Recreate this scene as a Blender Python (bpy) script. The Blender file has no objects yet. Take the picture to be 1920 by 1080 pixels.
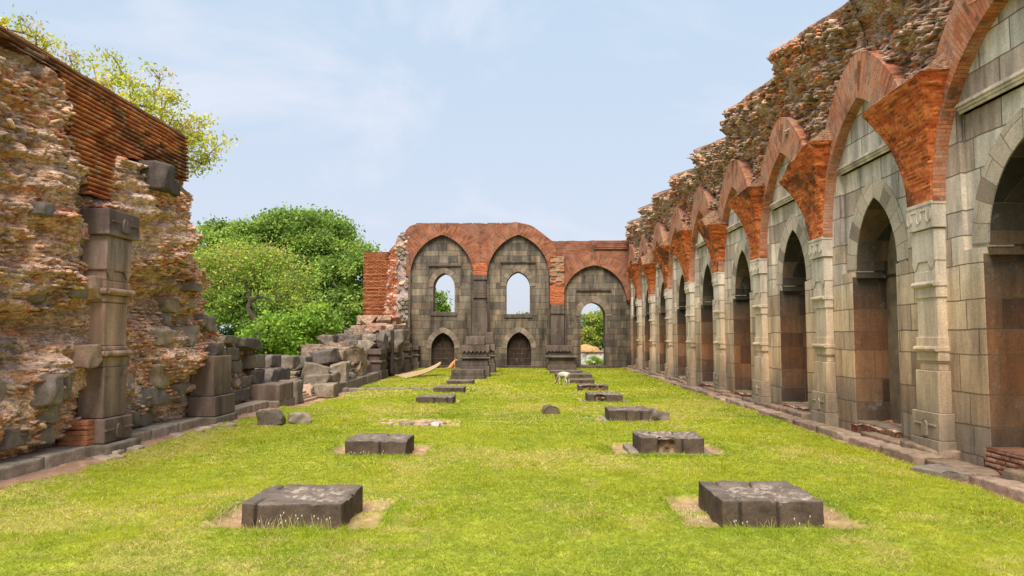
import bpy, bmesh, math, random
import numpy as np
from mathutils import Vector, geometry
R_ = math.radians
scene = bpy.context.scene
C = scene.collection
# ---------------------------------------------------------------- camera, sky, sun, exposure
cam_d = bpy.data.cameras.new("camera"); cam = bpy.data.objects.new("camera", cam_d); C.objects.link(cam)
cam.location = (0, 0, 1.6); cam.rotation_euler = (R_(90+3.814), 0, R_(0.832))
cam_d.sensor_width = 36; cam_d.lens = 1380/1920*36; cam_d.clip_start = .05; cam_d.clip_end = 6000
scene.camera = cam
SUN_EL, SUN_AZ = 55, 190          # azimuth clockwise from +Y: veiled sun high on the left
W = bpy.data.worlds.new("World"); scene.world = W; W.use_nodes = True
wn, wl = W.node_tree.nodes, W.node_tree.links
bg = wn['Background']; bg.inputs['Strength'].default_value = .097
sky = wn.new('ShaderNodeTexSky'); sky.sky_type = 'NISHITA'; sky.sun_disc = False
sky.sun_elevation = R_(SUN_EL); sky.sun_rotation = R_(SUN_AZ); sky.air_density = 1.0; sky.dust_density = 2.5; sky.ozone_density = 1.5
tc = wn.new('ShaderNodeTexCoord'); mp = wn.new('ShaderNodeMapping'); mp.inputs['Scale'].default_value = (1.0, .8, 1.9); mp.inputs['Location'].default_value = (.35, .2, .1)
cn = wn.new('ShaderNodeTexNoise'); cn.inputs['Scale'].default_value = 2.6; cn.inputs['Detail'].default_value = 9; cn.inputs['Roughness'].default_value = .58; cn.inputs['Distortion'].default_value = .5
cr = wn.new('ShaderNodeValToRGB'); cr.color_ramp.elements[0].position = .5; cr.color_ramp.elements[0].color = (0,0,0,1); cr.color_ramp.elements[1].position = .78; cr.color_ramp.elements[1].color = (.85,.85,.85,1)
hz = wn.new('ShaderNodeMix'); hz.data_type = 'RGBA'; hz.inputs[0].default_value = .8; hz.inputs[7].default_value = (4.9, 5.45, 6.6, 1)
mx = wn.new('ShaderNodeMix'); mx.data_type = 'RGBA'; mx.inputs[7].default_value = (6.5, 6.5, 7.2, 1)
wl.new(tc.outputs['Generated'], mp.inputs[0]); wl.new(mp.outputs[0], cn.inputs['Vector']); wl.new(cn.outputs['Fac'], cr.inputs[0])
sx = wn.new('ShaderNodeSeparateXYZ'); wl.new(tc.outputs['Generated'], sx.inputs[0]); sg = wn.new('ShaderNodeValToRGB'); sg.color_ramp.interpolation = 'EASE'
sg.color_ramp.elements[0].position = .0; sg.color_ramp.elements[0].color = (.60, .635, .735, 1); sg.color_ramp.elements[1].position = .48; sg.color_ramp.elements[1].color = (.51, .63, .765, 1)
sm = wn.new('ShaderNodeVectorMath'); sm.operation = 'SCALE'; sm.inputs['Scale'].default_value = 9.2; wl.new(sx.outputs['Z'], sg.inputs[0]); wl.new(sg.outputs[0], sm.inputs[0]); wl.new(sm.outputs[0], hz.inputs[7])
wl.new(sky.outputs[0], hz.inputs[6]); wl.new(hz.outputs[2], mx.inputs[6]); wl.new(cr.outputs[0], mx.inputs[0]); wl.new(mx.outputs[2], bg.inputs['Color'])
sd = bpy.data.lights.new("sun", 'SUN'); sd.energy = 5.0; sd.angle = R_(36); sd.color = (1, .93, .82)
sun = bpy.data.objects.new("sun", sd); C.objects.link(sun)
az = R_(SUN_AZ); sdir = Vector((math.sin(az)*math.cos(R_(SUN_EL)), math.cos(az)*math.cos(R_(SUN_EL)), math.sin(R_(SUN_EL))))
sun.rotation_euler = sdir.to_track_quat('Z', 'Y').to_euler()
scene.view_settings.view_transform = 'Standard'; scene.view_settings.look = 'None'; scene.view_settings.exposure = .55; scene.view_settings.gamma = 1
scene.render.engine = 'CYCLES'
# ---------------------------------------------------------------- numpy noise
def _h(i, j, k, s):
    n = (i.astype(np.int64)*374761393 + j.astype(np.int64)*668265263 + k.astype(np.int64)*1274126177 + s*974634777) & 0x7fffffff
    n = ((n ^ (n >> 13))*1103515245 + 12345) & 0x7fffffff
    n = ((n ^ (n >> 15))*2246822519) & 0x7fffffff
    return ((n ^ (n >> 12)) & 0xffffff)/float(0xffffff)
def vn(x, y, z=0., s=0):
    x, y, z = np.broadcast_arrays(np.asarray(x, float), np.asarray(y, float), np.asarray(z, float))
    i, j, k = np.floor(x), np.floor(y), np.floor(z); f, g, h = x-i, y-j, z-k
    f, g, h = f*f*(3-2*f), g*g*(3-2*g), h*h*(3-2*h); o = 0
    for a in (0, 1):
        for b in (0, 1):
            for c in (0, 1):
                o = o + _h(i+a, j+b, k+c, s)*(f if a else 1-f)*(g if b else 1-g)*(h if c else 1-h)
    return o
def fbm(x, y, z=0., s=0, o=4):
    r = 0; a = .5; t = 0
    for q in range(o):
        r = r + a*vn(np.asarray(x)*2**q, np.asarray(y)*2**q, np.asarray(z)*2**q, s+q*7); t += a; a *= .5
    return r/t*2-1
def worley(x, y, s=0):            # cells: distance to centre, gap to the next cell, id 0..1
    x, y = np.asarray(x, float), np.asarray(y, float); i, j = np.floor(x), np.floor(y)
    d1 = np.full(x.shape, 9.); d2 = d1.copy(); idv = np.zeros(x.shape); z = np.zeros(x.shape)
    for a in (-1, 0, 1):
        for b in (-1, 0, 1):
            cx = i+a+.1+.8*_h(i+a, j+b, z, s); cy = j+b+.1+.8*_h(i+a, j+b, z+1, s)
            d = np.hypot(x-cx, y-cy); v = _h(i+a, j+b, z+2, s)
            n = d < d1; d2 = np.where(n, d1, np.minimum(d2, d)); idv = np.where(n, v, idv); d1 = np.where(n, d, d1)
    return d1, d2-d1, idv
def bricks(u, v, w, h, s=0, gap=.1):   # id, joint mask (1 inside the brick), row
    row = np.floor(v/h); off = np.where(row % 2 == 0, 0, w/2) + .3*w*_h(row, row*0, row*0, s)
    col = np.floor((u+off)/w); fu = (u+off)/w-col; fv = v/h-row
    m = np.clip(np.minimum(np.minimum(fu, 1-fu)*w, np.minimum(fv, 1-fv)*h)/(gap*h), 0, 1)
    return _h(row, col, row*0, s), m, _h(col, row, row*0, s+3)
def ss(a, b, x): t = np.clip((x-a)/(b-a), 0, 1); return t*t*(3-2*t)
def g_(x, c, w): return np.exp(-((x-c)/w)**2)
# ---------------------------------------------------------------- object helpers
def wloc(p):
    v = Vector((0, 0, 0))
    while p is not None: v = v+Vector(p.location); p = p.parent
    return np.array(v)
def tag(o, label=None, cat=None, group=None, kind=None):
    for k, v in (('label', label), ('category', cat), ('group', group), ('kind', kind)):
        if v: o[k] = v
    return o
def thing(name, label, cat, loc=(0, 0, 0), group=None):
    o = bpy.data.objects.new(name, None); C.objects.link(o); o.location = loc; o.empty_display_size = .2
    return tag(o, label, cat, group)
def mk(name, V, F, mat, parent=None, col=None, uv=None, loc=None, smooth=False):
    V = np.asarray(V, float).reshape(-1, 3); me = bpy.data.meshes.new(name)
    if parent is not None: V = V-wloc(parent)
    if loc is not None: V = V-np.array(loc)
    if isinstance(F, np.ndarray) and F.ndim == 2:
        n, k = F.shape
        me.vertices.add(len(V)); me.vertices.foreach_set('co', V.ravel())
        me.loops.add(n*k); me.loops.foreach_set('vertex_index', F.astype(np.int32).ravel())
        me.polygons.add(n); me.polygons.foreach_set('loop_start', np.arange(0, n*k, k, dtype=np.int32)); me.polygons.foreach_set('loop_total', np.full(n, k, dtype=np.int32))
        me.update(calc_edges=True); fl = F.ravel()
    else:
        me.from_pydata([tuple(v) for v in V], [], [tuple(map(int, f)) for f in F]); me.update()
        fl = np.zeros(len(me.loops), dtype=np.int32); me.loops.foreach_get('vertex_index', fl)
    if col is not None:
        a = me.color_attributes.new('Col', 'FLOAT_COLOR', 'POINT'); c = np.ones((len(V), 4)); c[:, :3] = np.clip(col, 0, 1); a.data.foreach_set('color', c.ravel())
    if uv is not None:
        l = me.uv_layers.new(name='UVMap'); l.data.foreach_set('uv', np.asarray(uv, float).reshape(-1, 2)[fl].ravel())
    me.materials.append(mat)
    if smooth: me.polygons.foreach_set('use_smooth', np.ones(len(me.polygons), dtype=bool))
    o = bpy.data.objects.new(name, me); C.objects.link(o)
    if parent is not None: o.parent = parent
    if loc is not None: o.location = loc
    return o
def grid(name, P, mat, parent=None, col=None, mask=None, uv=None, back=None, loc=None, smooth=False):
    nu, nv = P.shape[:2]; idx = np.arange(nu*nv).reshape(nu, nv)
    m = np.ones((nu-1, nv-1), bool) if mask is None else mask[:-1, :-1]
    F = np.stack([idx[:-1, :-1], idx[1:, :-1], idx[1:, 1:], idx[:-1, 1:]], -1)[m]
    V = P.reshape(-1, 3); c = None if col is None else np.asarray(col).reshape(-1, 3); u = None if uv is None else np.asarray(uv).reshape(-1, 2)
    if back is not None:
        mm = np.pad(m, 1); N = nu*nv; ex = []
        a, b, c2, d = idx[:-1, :-1], idx[1:, :-1], idx[1:, 1:], idx[:-1, 1:]
        for s, t, nb in ((a, b, mm[1:-1, :-2]), (b, c2, mm[2:, 1:-1]), (c2, d, mm[1:-1, 2:]), (d, a, mm[:-2, 1:-1])):
            k = m & ~nb; ex.append(np.stack([s[k], t[k], t[k]+N, s[k]+N], -1))
        V = np.concatenate([V, V+np.asarray(back)]); F = np.concatenate([F]+ex)
        if c is not None: c = np.concatenate([c, c])
        if u is not None: u = np.concatenate([u, u])
    used = np.zeros(len(V), bool); used[F.ravel()] = True; rm = np.cumsum(used)-1
    V = V[used]; F = rm[F]; c = None if c is None else c[used]; u = None if u is None else u[used]
    return mk(name, V, F, mat, parent, c, u, loc, smooth)
class MB:
    def __init__(s): s.V = []; s.F = []
    def box(s, x0, x1, y0, y1, z0, z1):
        n = len(s.V); s.V += [(x, y, z) for z in (z0, z1) for y in (y0, y1) for x in (x0, x1)]
        s.F += [tuple(n+i for i in f) for f in ((0, 2, 3, 1), (4, 5, 7, 6), (0, 1, 5, 4), (2, 6, 7, 3), (0, 4, 6, 2), (1, 3, 7, 5))]; return s
    def prism(s, loops, mapf, d0, d1):
        fl = [p for l in loops for p in l]; n = len(s.V); N = len(fl)
        s.V += [mapf(a, b, d0) for a, b in fl]+[mapf(a, b, d1) for a, b in fl]
        for t in geometry.tessellate_polygon([[Vector((a, b, 0)) for a, b in l] for l in loops]):
            s.F += [tuple(n+i for i in t), tuple(n+N+i for i in reversed(t))]
        k = n
        for l in loops:
            L = len(l)
            for i in range(L): j = (i+1) % L; s.F.append((k+i, k+j, k+j+N, k+i+N))
            k += L
        return s
    def tube(s, pts, rad, sides=6):
        pts = [Vector(p) for p in pts]; n = len(s.V)
        for i, p in enumerate(pts):
            d = (pts[min(i+1, len(pts)-1)]-pts[max(i-1, 0)]).normalized()
            a = d.cross(Vector((0, 0, 1)) if abs(d.z) < .9 else Vector((1, 0, 0))).normalized(); b = d.cross(a)
            for q in range(sides):
                t = 2*math.pi*q/sides; v = p+(a*math.cos(t)+b*math.sin(t))*rad[i]; s.V.append(tuple(v))
        for i in range(len(pts)-1):
            for q in range(sides):
                q2 = (q+1) % sides; s.F.append((n+i*sides+q, n+i*sides+q2, n+(i+1)*sides+q2, n+(i+1)*sides+q))
        s.F.append(tuple(n+q for q in reversed(range(sides)))); s.F.append(tuple(n+(len(pts)-1)*sides+q for q in range(sides))); return s
    def build(s, name, mat, parent=None, bevel=0, loc=None, smooth=False):
        o = mk(name, s.V, s.F, mat, parent, loc=loc, smooth=smooth)
        if bevel:
            b = o.modifiers.new('bevel', 'BEVEL'); b.width = bevel; b.segments = 2; b.limit_method = 'ANGLE'; b.angle_limit = R_(40)
        return o
YZ = lambda a, b, d: (d, a, b)      # outline in (Y,Z), depth X
XZ = lambda a, b, d: (a, d, b)      # outline in (X,Z), depth Y
def pointed(c, hw, zs, za, n=14):   # pointed arch from left spring to right spring
    H = za-zs; r = (hw*hw+H*H)/(2*hw); cy = hw-r; th = math.asin(min(1, H/r)); P = []
    for i in range(n+1): t = th*(1-i/n)+0*i; P.append((c+cy+r*math.cos(t), zs+r*math.sin(t)))   # apex -> right spring
    L = [(2*c-a, b) for a, b in reversed(P)]
    return L+P[1:]
def arch_strip(arc, w):             # outward normals offset
    out = []
    for i, (a, b) in enumerate(arc):
        p, q = arc[max(i-1, 0)], arc[min(i+1, len(arc)-1)]; dx, dz = q[0]-p[0], q[1]-p[1]; l = math.hypot(dx, dz); out.append((a-dz/l*w, b+dx/l*w))
    return out
def cubeshell(w, d, h, n=9):        # closed box of quads, welded, centred in xy, z from 0
    m = {}; V = []; F = []
    def vid(i, j, k):
        if (i, j, k) not in m: m[(i, j, k)] = len(V); V.append(((i/n-.5)*w, (j/n-.5)*d, k/n*h))
        return m[(i, j, k)]
    for i in range(n):
        for j in range(n):
            for k in (0, n):
                F.append([vid(i, j, k), vid(i+1, j, k), vid(i+1, j+1, k), vid(i, j+1, k)][::(1 if k else -1)])
                F.append([vid(i, k, j), vid(i+1, k, j), vid(i+1, k, j+1), vid(i, k, j+1)][::(-1 if k else 1)])
                F.append([vid(k, i, j), vid(k, i+1, j), vid(k, i+1, j+1), vid(k, i, j+1)][::(1 if k else -1)])
    return np.array(V), np.array(F)
def rock(name, x0, x1, y0, y1, z0, z1, mat, parent=None, seed=0, cuts=5, rough=.03, rot=0, tilt=0, n=12, col=None, loc=None, free=False):
    rg = random.Random(seed*13+5); w, d, h = x1-x0, y1-y0, z1-z0
    V, F = cubeshell(w, d, h, n); c = np.array([0, 0, h/2]); U = V-c; hs = np.array([w, d, h])/2
    for q in range(cuts):
        nn = np.array([rg.uniform(-1, 1) for _ in range(3)]); nn /= np.linalg.norm(nn); ext = np.abs(nn*hs).sum(); dd = ext*rg.uniform(.62, .86)
        p = U@nn; U = U-np.maximum(p-dd, 0)[:, None]*nn
    s = min(w, d, h); f = 2.2/s; o = seed*3.7
    for a in range(3): U[:, a] += rough*s*2.6*fbm(U[:, 0]*f+o, U[:, 1]*f, U[:, 2]*f, seed+a*31, 4)
    if tilt or rot:
        ct, st = math.cos(tilt), math.sin(tilt); U = U@np.array([[ct, 0, st], [0, 1, 0], [-st, 0, ct]]).T
        cr_, sr = math.cos(rot), math.sin(rot); U = U@np.array([[cr_, -sr, 0], [sr, cr_, 0], [0, 0, 1]]).T
    P = U+c+np.array([(x0+x1)/2, (y0+y1)/2, z0])
    base = ((x0+x1)/2, (y0+y1)/2, z0)
    cc = None
    if col is not None: cc = np.array(col)*(1+.25*fbm(P[:, 0]*6, P[:, 1]*6, P[:, 2]*6, seed, 3))[:, None]
    return mk(name, P, F, mat, parent, cc, loc=base if (parent is None) else None)
# ---------------------------------------------------------------- materials
class Mat:
    def __init__(s, name, rough=.9, spec=.25):
        s.m = bpy.data.materials.new(name); s.m.use_nodes = True; s.N = s.m.node_tree.nodes; s.L = s.m.node_tree.links
        s.b = s.N['Principled BSDF']; s.b.inputs['Roughness'].default_value = rough; s.b.inputs['Specular IOR Level'].default_value = spec
        s.pos = s.N.new('ShaderNodeNewGeometry').outputs['Position']
    def val(s, sock, v):
        if isinstance(v, bpy.types.NodeSocket): s.L.new(v, sock)
        else: sock.default_value = v
    def math(s, op, a, b=0., c=None):
        n = s.N.new('ShaderNodeMath'); n.operation = op; s.val(n.inputs[0], a); s.val(n.inputs[1], b)
        if c is not None: s.val(n.inputs[2], c)
        return n.outputs[0]
    def noise(s, scale, vec=None, detail=5, rough=.6, dist=0):
        n = s.N.new('ShaderNodeTexNoise'); n.inputs['Scale'].default_value = scale; n.inputs['Detail'].default_value = detail; n.inputs['Roughness'].default_value = rough; n.inputs['Distortion'].default_value = dist
        s.L.new(vec or s.pos, n.inputs['Vector']); return n.outputs['Fac']
    def vor(s, scale, vec=None, out='Distance', feat='F1'):
        n = s.N.new('ShaderNodeTexVoronoi'); n.feature = feat; n.inputs['Scale'].default_value = scale; s.L.new(vec or s.pos, n.inputs['Vector']); return n.outputs[out]
    def scale(s, vec, sc):
        n = s.N.new('ShaderNodeVectorMath'); n.operation = 'MULTIPLY'; s.L.new(vec, n.inputs[0]); n.inputs[1].default_value = sc; return n.outputs[0]
    def rng(s, v, a, b, c, d, clamp=True):
        n = s.N.new('ShaderNodeMapRange'); n.clamp = clamp
        for i, q in enumerate((v, a, b, c, d)): s.val(n.inputs[i], q)
        return n.outputs[0]
    def mix(s, f, a, b, mode='MIX'):
        n = s.N.new('ShaderNodeMix'); n.data_type = 'RGBA'; n.blend_type = mode
        for i, q in ((0, f), (6, a), (7, b)):
            if isinstance(q, tuple) and len(q) == 3: q = q+(1,)
            s.val(n.inputs[i], q)
        return n.outputs[2]
    def ramp(s, f, stops, interp='LINEAR'):
        n = s.N.new('ShaderNodeValToRGB'); e = n.color_ramp.elements; n.color_ramp.interpolation = interp
        while len(e) < len(stops): e.new(.5)
        for el, (p, c) in zip(e, stops): el.position = p; el.color = tuple(c)+(1,) if len(c) == 3 else c
        s.L.new(f, n.inputs[0]); return n.outputs[0]
    def attr(s, name='Col'):
        n = s.N.new('ShaderNodeAttribute'); n.attribute_name = name; return n.outputs['Color']
    def sep(s, v): n = s.N.new('ShaderNodeSeparateXYZ'); s.L.new(v, n.inputs[0]); return n.outputs
    def comb(s, x, y, z=0.):
        n = s.N.new('ShaderNodeCombineXYZ')
        for i, q in enumerate((x, y, z)): s.val(n.inputs[i], q)
        return n.outputs[0]
    def brick(s, vec, w, h, mortar, smooth=.3):
        n = s.N.new('ShaderNodeTexBrick'); n.inputs['Scale'].default_value = 1; n.inputs['Brick Width'].default_value = w; n.inputs['Row Height'].default_value = h
        n.inputs['Mortar Size'].default_value = mortar; n.inputs['Mortar Smooth'].default_value = smooth; n.inputs['Color1'].default_value = (0, 0, 0, 1); n.inputs['Color2'].default_value = (1, 1, 1, 1); n.inputs['Mortar'].default_value = (.5, .5, .5, 1)
        s.L.new(vec, n.inputs['Vector']); return n.outputs['Color'], n.outputs['Fac']
    def bump(s, h, strength=.6, dist=.02):
        n = s.N.new('ShaderNodeBump'); n.inputs['Strength'].default_value = strength; n.inputs['Distance'].default_value = dist; s.L.new(h, n.inputs['Height'])
        if s.b.inputs['Normal'].links: s.L.new(s.b.inputs['Normal'].links[0].from_socket, n.inputs['Normal'])
        s.L.new(n.outputs[0], s.b.inputs['Normal'])
    def out(s, c): s.L.new(c, s.b.inputs['Base Color']); return s.m
def m_vc(name, amp=.35, sc=9, bump=.5, bs=28, rough=.95, bd=.02, grit=0):
    s = Mat(name, rough); n = s.noise(sc, detail=7); f = s.rng(n, .3, .7, 1-amp, 1+amp)
    n2 = s.noise(sc*7, detail=3); f = s.math('MULTIPLY', f, s.rng(n2, .3, .7, 1-amp*.6, 1+amp*.6))
    s.bump(s.noise(bs, detail=8, rough=.7), bump, bd)
    if grit:
        wv = s.N.new('ShaderNodeVectorMath'); wv.operation = 'MULTIPLY'; s.L.new(s.pos, wv.inputs[0]); wv.inputs[1].default_value = (1, 1, 1.7)
        v = s.N.new('ShaderNodeTexVoronoi'); v.inputs['Scale'].default_value = grit; s.L.new(wv.outputs[0], v.inputs['Vector']); q = s.sep(v.outputs['Color']); f = s.math('MULTIPLY', f, s.rng(q[0], 0, 1, .66, 1.36)); s.bump(s.math('SUBTRACT', 1., v.outputs['Distance']), .9, .025)
    return s.out(s.mix(1., s.attr(), s.comb(f, f, f), 'MULTIPLY'))
def m_ashlar(name, zr, w=.62, h=.37, joints=True, warmk=.45, var=.3, mortar=.007, mcol=(.16, .12, .08), streak=.3, grime=.5):
    s = Mat(name, .88); x, y, z = s.sep(s.pos)
    wob = s.noise(1.7, detail=2); wob2 = s.noise(.9, s.scale(s.pos, (1, 1, 1)), 2)
    zz = s.math('ADD', z, s.math('MULTIPLY', wob, .05)); row1 = s.noise(1.1, s.comb(0., 0., z), 1)
    v = s.math('ADD', zz, s.math('MULTIPLY', row1, .55)); u = s.math('ADD', s.math('ADD', x, y), s.math('MULTIPLY', wob2, .05))
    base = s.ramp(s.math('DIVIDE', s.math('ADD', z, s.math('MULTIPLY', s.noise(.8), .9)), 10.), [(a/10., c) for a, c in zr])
    if joints:
        rid = s.math('FLOOR', s.math('DIVIDE', v, h)); wn_ = s.N.new('ShaderNodeTexWhiteNoise'); wn_.noise_dimensions = '1D'; s.L.new(rid, wn_.inputs['W'])
        u = s.math('MULTIPLY', s.math('ADD', u, s.math('MULTIPLY', wn_.outputs['Value'], 3.)), s.rng(wn_.outputs['Value'], 0, 1, .75, 1.35))
        c, fac = s.brick(s.comb(u, v), w, h, mortar)
        r = s.sep(c)[0]; k = s.rng(r, 0, 1, 1-var, 1+var)
        base = s.mix(1., base, s.comb(k, k, s.math('POWER', k, .8)), 'MULTIPLY')
        warm = s.math('GREATER_THAN', s.math('FRACT', s.math('MULTIPLY', r, 7.3)), .8); base = s.mix(s.math('MULTIPLY', warm, warmk), base, (.26, .15, .08))
        s.bump(s.math('SUBTRACT', 1., fac), .9, .03)
    st = s.noise(1., s.scale(s.pos, (3.2, 3.2, .55)), 6, .65); k = s.rng(st, .35, .68, 1+streak, 1-streak*1.4); base = s.mix(1., base, s.comb(k, k, k), 'MULTIPLY')
    bl = s.noise(2.3, detail=6, rough=.7); base = s.mix(s.rng(bl, .55, .75, 0, grime), base, (.045, .038, .03))
    lc = s.noise(5.5, detail=7, rough=.75); base = s.mix(s.rng(lc, .58, .78, 0, .45), base, (.42, .38, .3))
    fi = s.noise(40, detail=4); k = s.rng(fi, .3, .7, .82, 1.18); base = s.mix(1., base, s.comb(k, k, k), 'MULTIPLY')
    if joints: base = s.mix(s.math('MULTIPLY', fac, .85), base, mcol)
    s.bump(s.noise(22, detail=8, rough=.7), .35, .012)
    return s.out(base)
def m_brick(name, c0, c1, cm, w=.24, h=.055, uv=True, mortar=.006, dark=.6, pale=0., swap=False):
    s = Mat(name, .92)
    if uv:
        n = s.N.new('ShaderNodeUVMap'); vec = n.outputs[0]
        q = s.sep(vec); wob = s.math('MULTIPLY', s.math('SUBTRACT', s.noise(5), .5), .012); vec = s.comb(q[0], s.math('ADD', q[1], wob))
    else:
        x, y, z = s.sep(s.pos); vec = s.comb(s.math('ADD', x, y), s.math('ADD', z, s.math('MULTIPLY', s.noise(2.5), .03)))
    c, fac = s.brick(vec, w, h, mortar, .2); r = s.sep(c)[0]
    base = s.mix(r, c0, c1); gr = s.math('GREATER_THAN', s.math('FRACT', s.math('MULTIPLY', r, 9.7)), .86); base = s.mix(s.math('MULTIPLY', gr, .6), base, (.05, .03, .022))
    base = s.mix(s.math('MULTIPLY', fac, .75), base, cm)
    d = s.noise(1.6, detail=7, rough=.7); base = s.mix(s.rng(d, .5, .72, 0, dark), base, (.035, .024, .018))
    p = s.noise(2.1, s.scale(s.pos, (1, 1.3, .8)), 6, .7)
    base = s.mix(s.rng(p, .42, .66, 0, pale if pale else .25), base, (.5, .3, .21))
    f = s.noise(45, detail=4); k = s.rng(f, .3, .7, .75, 1.25); base = s.mix(1., base, s.comb(k, k, k), 'MULTIPLY')
    s.bump(s.math('SUBTRACT', s.rng(r, 0, 1, .6, 1), fac), .8, .02); s.bump(s.noise(30, detail=7, rough=.7), .4, .015)
    return s.out(base)
def m_plain(name, col, amp=.3, sc=5, bump=.4, bs=25, rough=.9, c2=None, spec=.25):
    s = Mat(name, rough, spec); n = s.noise(sc, detail=7, rough=.65); k = s.rng(n, .3, .7, 1-amp, 1+amp); base = s.mix(1., tuple(col), s.comb(k, k, k), 'MULTIPLY')
    if c2: base = s.mix(s.rng(s.noise(sc*.7, detail=6, rough=.7), .48, .7, 0, .8), base, tuple(c2))
    s.bump(s.noise(bs, detail=8, rough=.7), bump, .02); return s.out(base)
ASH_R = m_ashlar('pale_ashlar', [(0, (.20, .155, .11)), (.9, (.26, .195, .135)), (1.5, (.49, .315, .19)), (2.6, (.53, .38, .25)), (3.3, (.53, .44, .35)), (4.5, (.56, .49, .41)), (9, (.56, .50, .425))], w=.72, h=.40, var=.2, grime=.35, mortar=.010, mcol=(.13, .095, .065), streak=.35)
STN_R = m_ashlar('pale_carved_stone', [(0, (.22, .17, .12)), (.9, (.28, .21, .145)), (1.5, (.48, .34, .22)), (2.3, (.54, .415, .29)), (3.3, (.56, .475, .385)), (9, (.58, .50, .415))], joints=False, grime=.25)
ASH_IN = m_ashlar('niche_ashlar', [(0, (0.063, 0.045, 0.032)), (.8, (0.091, 0.058, 0.039)), (1.6, (0.210, 0.091, 0.040)), (2.4, (0.154, 0.078, 0.042)), (3.0, (0.070, 0.055, 0.042)), (9, (0.077, 0.062, 0.049))], w=.66, h=.4, var=.4, grime=.7)  # darker than the wall ashlar: shade on the niche jambs put into the colour
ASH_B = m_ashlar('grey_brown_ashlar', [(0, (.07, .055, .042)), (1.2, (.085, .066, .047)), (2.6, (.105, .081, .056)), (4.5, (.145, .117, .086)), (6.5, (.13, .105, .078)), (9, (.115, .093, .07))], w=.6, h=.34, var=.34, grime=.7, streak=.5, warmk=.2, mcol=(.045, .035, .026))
STN_B = m_ashlar('dark_carved_stone', [(0, (0.060, 0.044, 0.034)), (1.2, (0.075, 0.056, 0.044)), (3, (0.090, 0.067, 0.051)), (9, (0.113, 0.085, 0.065))], joints=False, grime=.6, streak=.4)
BASALT = m_ashlar('basalt', [(0, (0.066, 0.046, 0.036)), (.3, (0.076, 0.054, 0.042)), (1, (0.095, 0.070, 0.056)), (2, (0.123, 0.087, 0.068)), (9, (0.113, 0.083, 0.068))], joints=False, grime=.4, streak=.4)
LPIL = m_ashlar('weathered_pilaster_stone', [(0, (0.154, 0.106, 0.084)), (1.0, (0.178, 0.121, 0.095)), (1.7, (0.261, 0.174, 0.129)), (2.0, (0.404, 0.259, 0.185)), (2.8, (0.428, 0.269, 0.191)), (3.35, (0.356, 0.264, 0.224)), (3.48, (0.154, 0.106, 0.092)), (9, (0.143, 0.097, 0.084))], joints=False, grime=.4, streak=.35)
BRK_UV = m_brick('ring_brick', (.40, .115, .05), (.60, .24, .12), (.24, .12, .07), pale=.85, dark=.6)
BRK_PEN = m_brick('pendentive_brick', (.34, .075, .022), (.50, .155, .045), (.12, .06, .03), dark=.85)
BRK_B = m_brick('red_brick', (.19, .058, .03), (.29, .105, .055), (.2, .11, .07), uv=False, dark=.75)
BRK_BR = m_brick('radial_red_brick', (.21, .062, .03), (.32, .118, .058), (.17, .08, .05), dark=.5, w=.3, h=.06)
VOUS = m_brick('pale_voussoirs', (.44, .365, .275), (.60, .515, .405), (.14, .11, .08), w=.5, h=.23, mortar=.006, dark=.35)
VOUS_B = m_brick('grey_voussoirs', (.12, .095, .068), (.23, .19, .145), (.07, .05, .035), w=.6, h=.2, mortar=.008, dark=.5)
VC = m_vc('rubble', .32, 8, .8, 30, bd=.03, grit=24)
VCB = m_vc('brick_relief', .3, 14, .5, 40)
VCS = m_vc('split_stone', .35, 7, .6, 18, rough=.85)
VCG = m_vc('earth', .25, 6, .6, 40, bd=.015)
# ---------------------------------------------------------------- ground
SLABS = [  # x0,x1,y0,y1,top, pit margin
 (-2.43, -1.55, 6.42, 7.25, .17, .26), (-2.45, -1.60, 10.2, 10.98, .18, .22), (-2.61, -1.70, 18.0, 18.8, .15, .1), (-2.61, -1.72, 21.6, 22.4, .13, .08), (-2.60, -1.69, 25.2, 25.95, .12, .06),
 (1.72, 2.60, 6.5, 7.38, .19, .26), (1.62, 2.50, 10.28, 11.05, .22, .28), (1.66, 2.45, 14.3, 15.1, .2, .2), (1.62, 2.49, 18.44, 19.3, .18, .16), (1.70, 2.57, 22.3, 23.2, .15, .08), (1.55, 2.48, 25.6, 26.6, .13, .06), (1.30, 2.69, 28.8, 30.1, .16, .05), (1.21, 2.63, 32.4, 33.6, .12, .05)]
PATCH = (-2.75, -1.2, 13.5, 14.4)
def soil(x, y):                       # 1 = bare earth
    x, y = np.asarray(x, float), np.asarray(y, float); n = fbm(x*2.2, y*2.2, 0, 3, 4)*.11+fbm(x*9, y*9, 0, 8, 2)*.03; m = np.zeros(np.broadcast(x, y).shape)
    for i, (a, b, c, d, t, g) in enumerate(SLABS):
        ex = g*(.35 if i % 2 == 0 else .25)
        dx = np.maximum(np.maximum(a-g-ex*.3-x, x-b-g), 0); dy = np.maximum(np.maximum(c-.07-y, y-d-g*.7), 0); m = np.maximum(m, ss(.09, -.02, np.hypot(dx, dy)+n*.55))
    a, b, c, d = PATCH; dx = np.maximum(np.maximum(a-x, x-b), 0); dy = np.maximum(np.maximum(c-y, y-d), 0); m = np.maximum(m, ss(.1, -.02, np.hypot(dx, dy)+n*1.1))
    m = np.maximum(m, ss(4.82, 4.96, x+n*1.5+.012*(y-8)*(-1))); m = np.maximum(m, ss(-5.2, -5.34, x+n*1.3))
    q = (y > 16.2) & (y < 24); m = np.maximum(m, np.where(q, ss(-4.9, -5.2, x+n*2.2)*ss(16.2, 17, y)*ss(24, 22, y), 0)); m = np.maximum(m, ss(38.05, 38.25, y+n))
    return m
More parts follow.
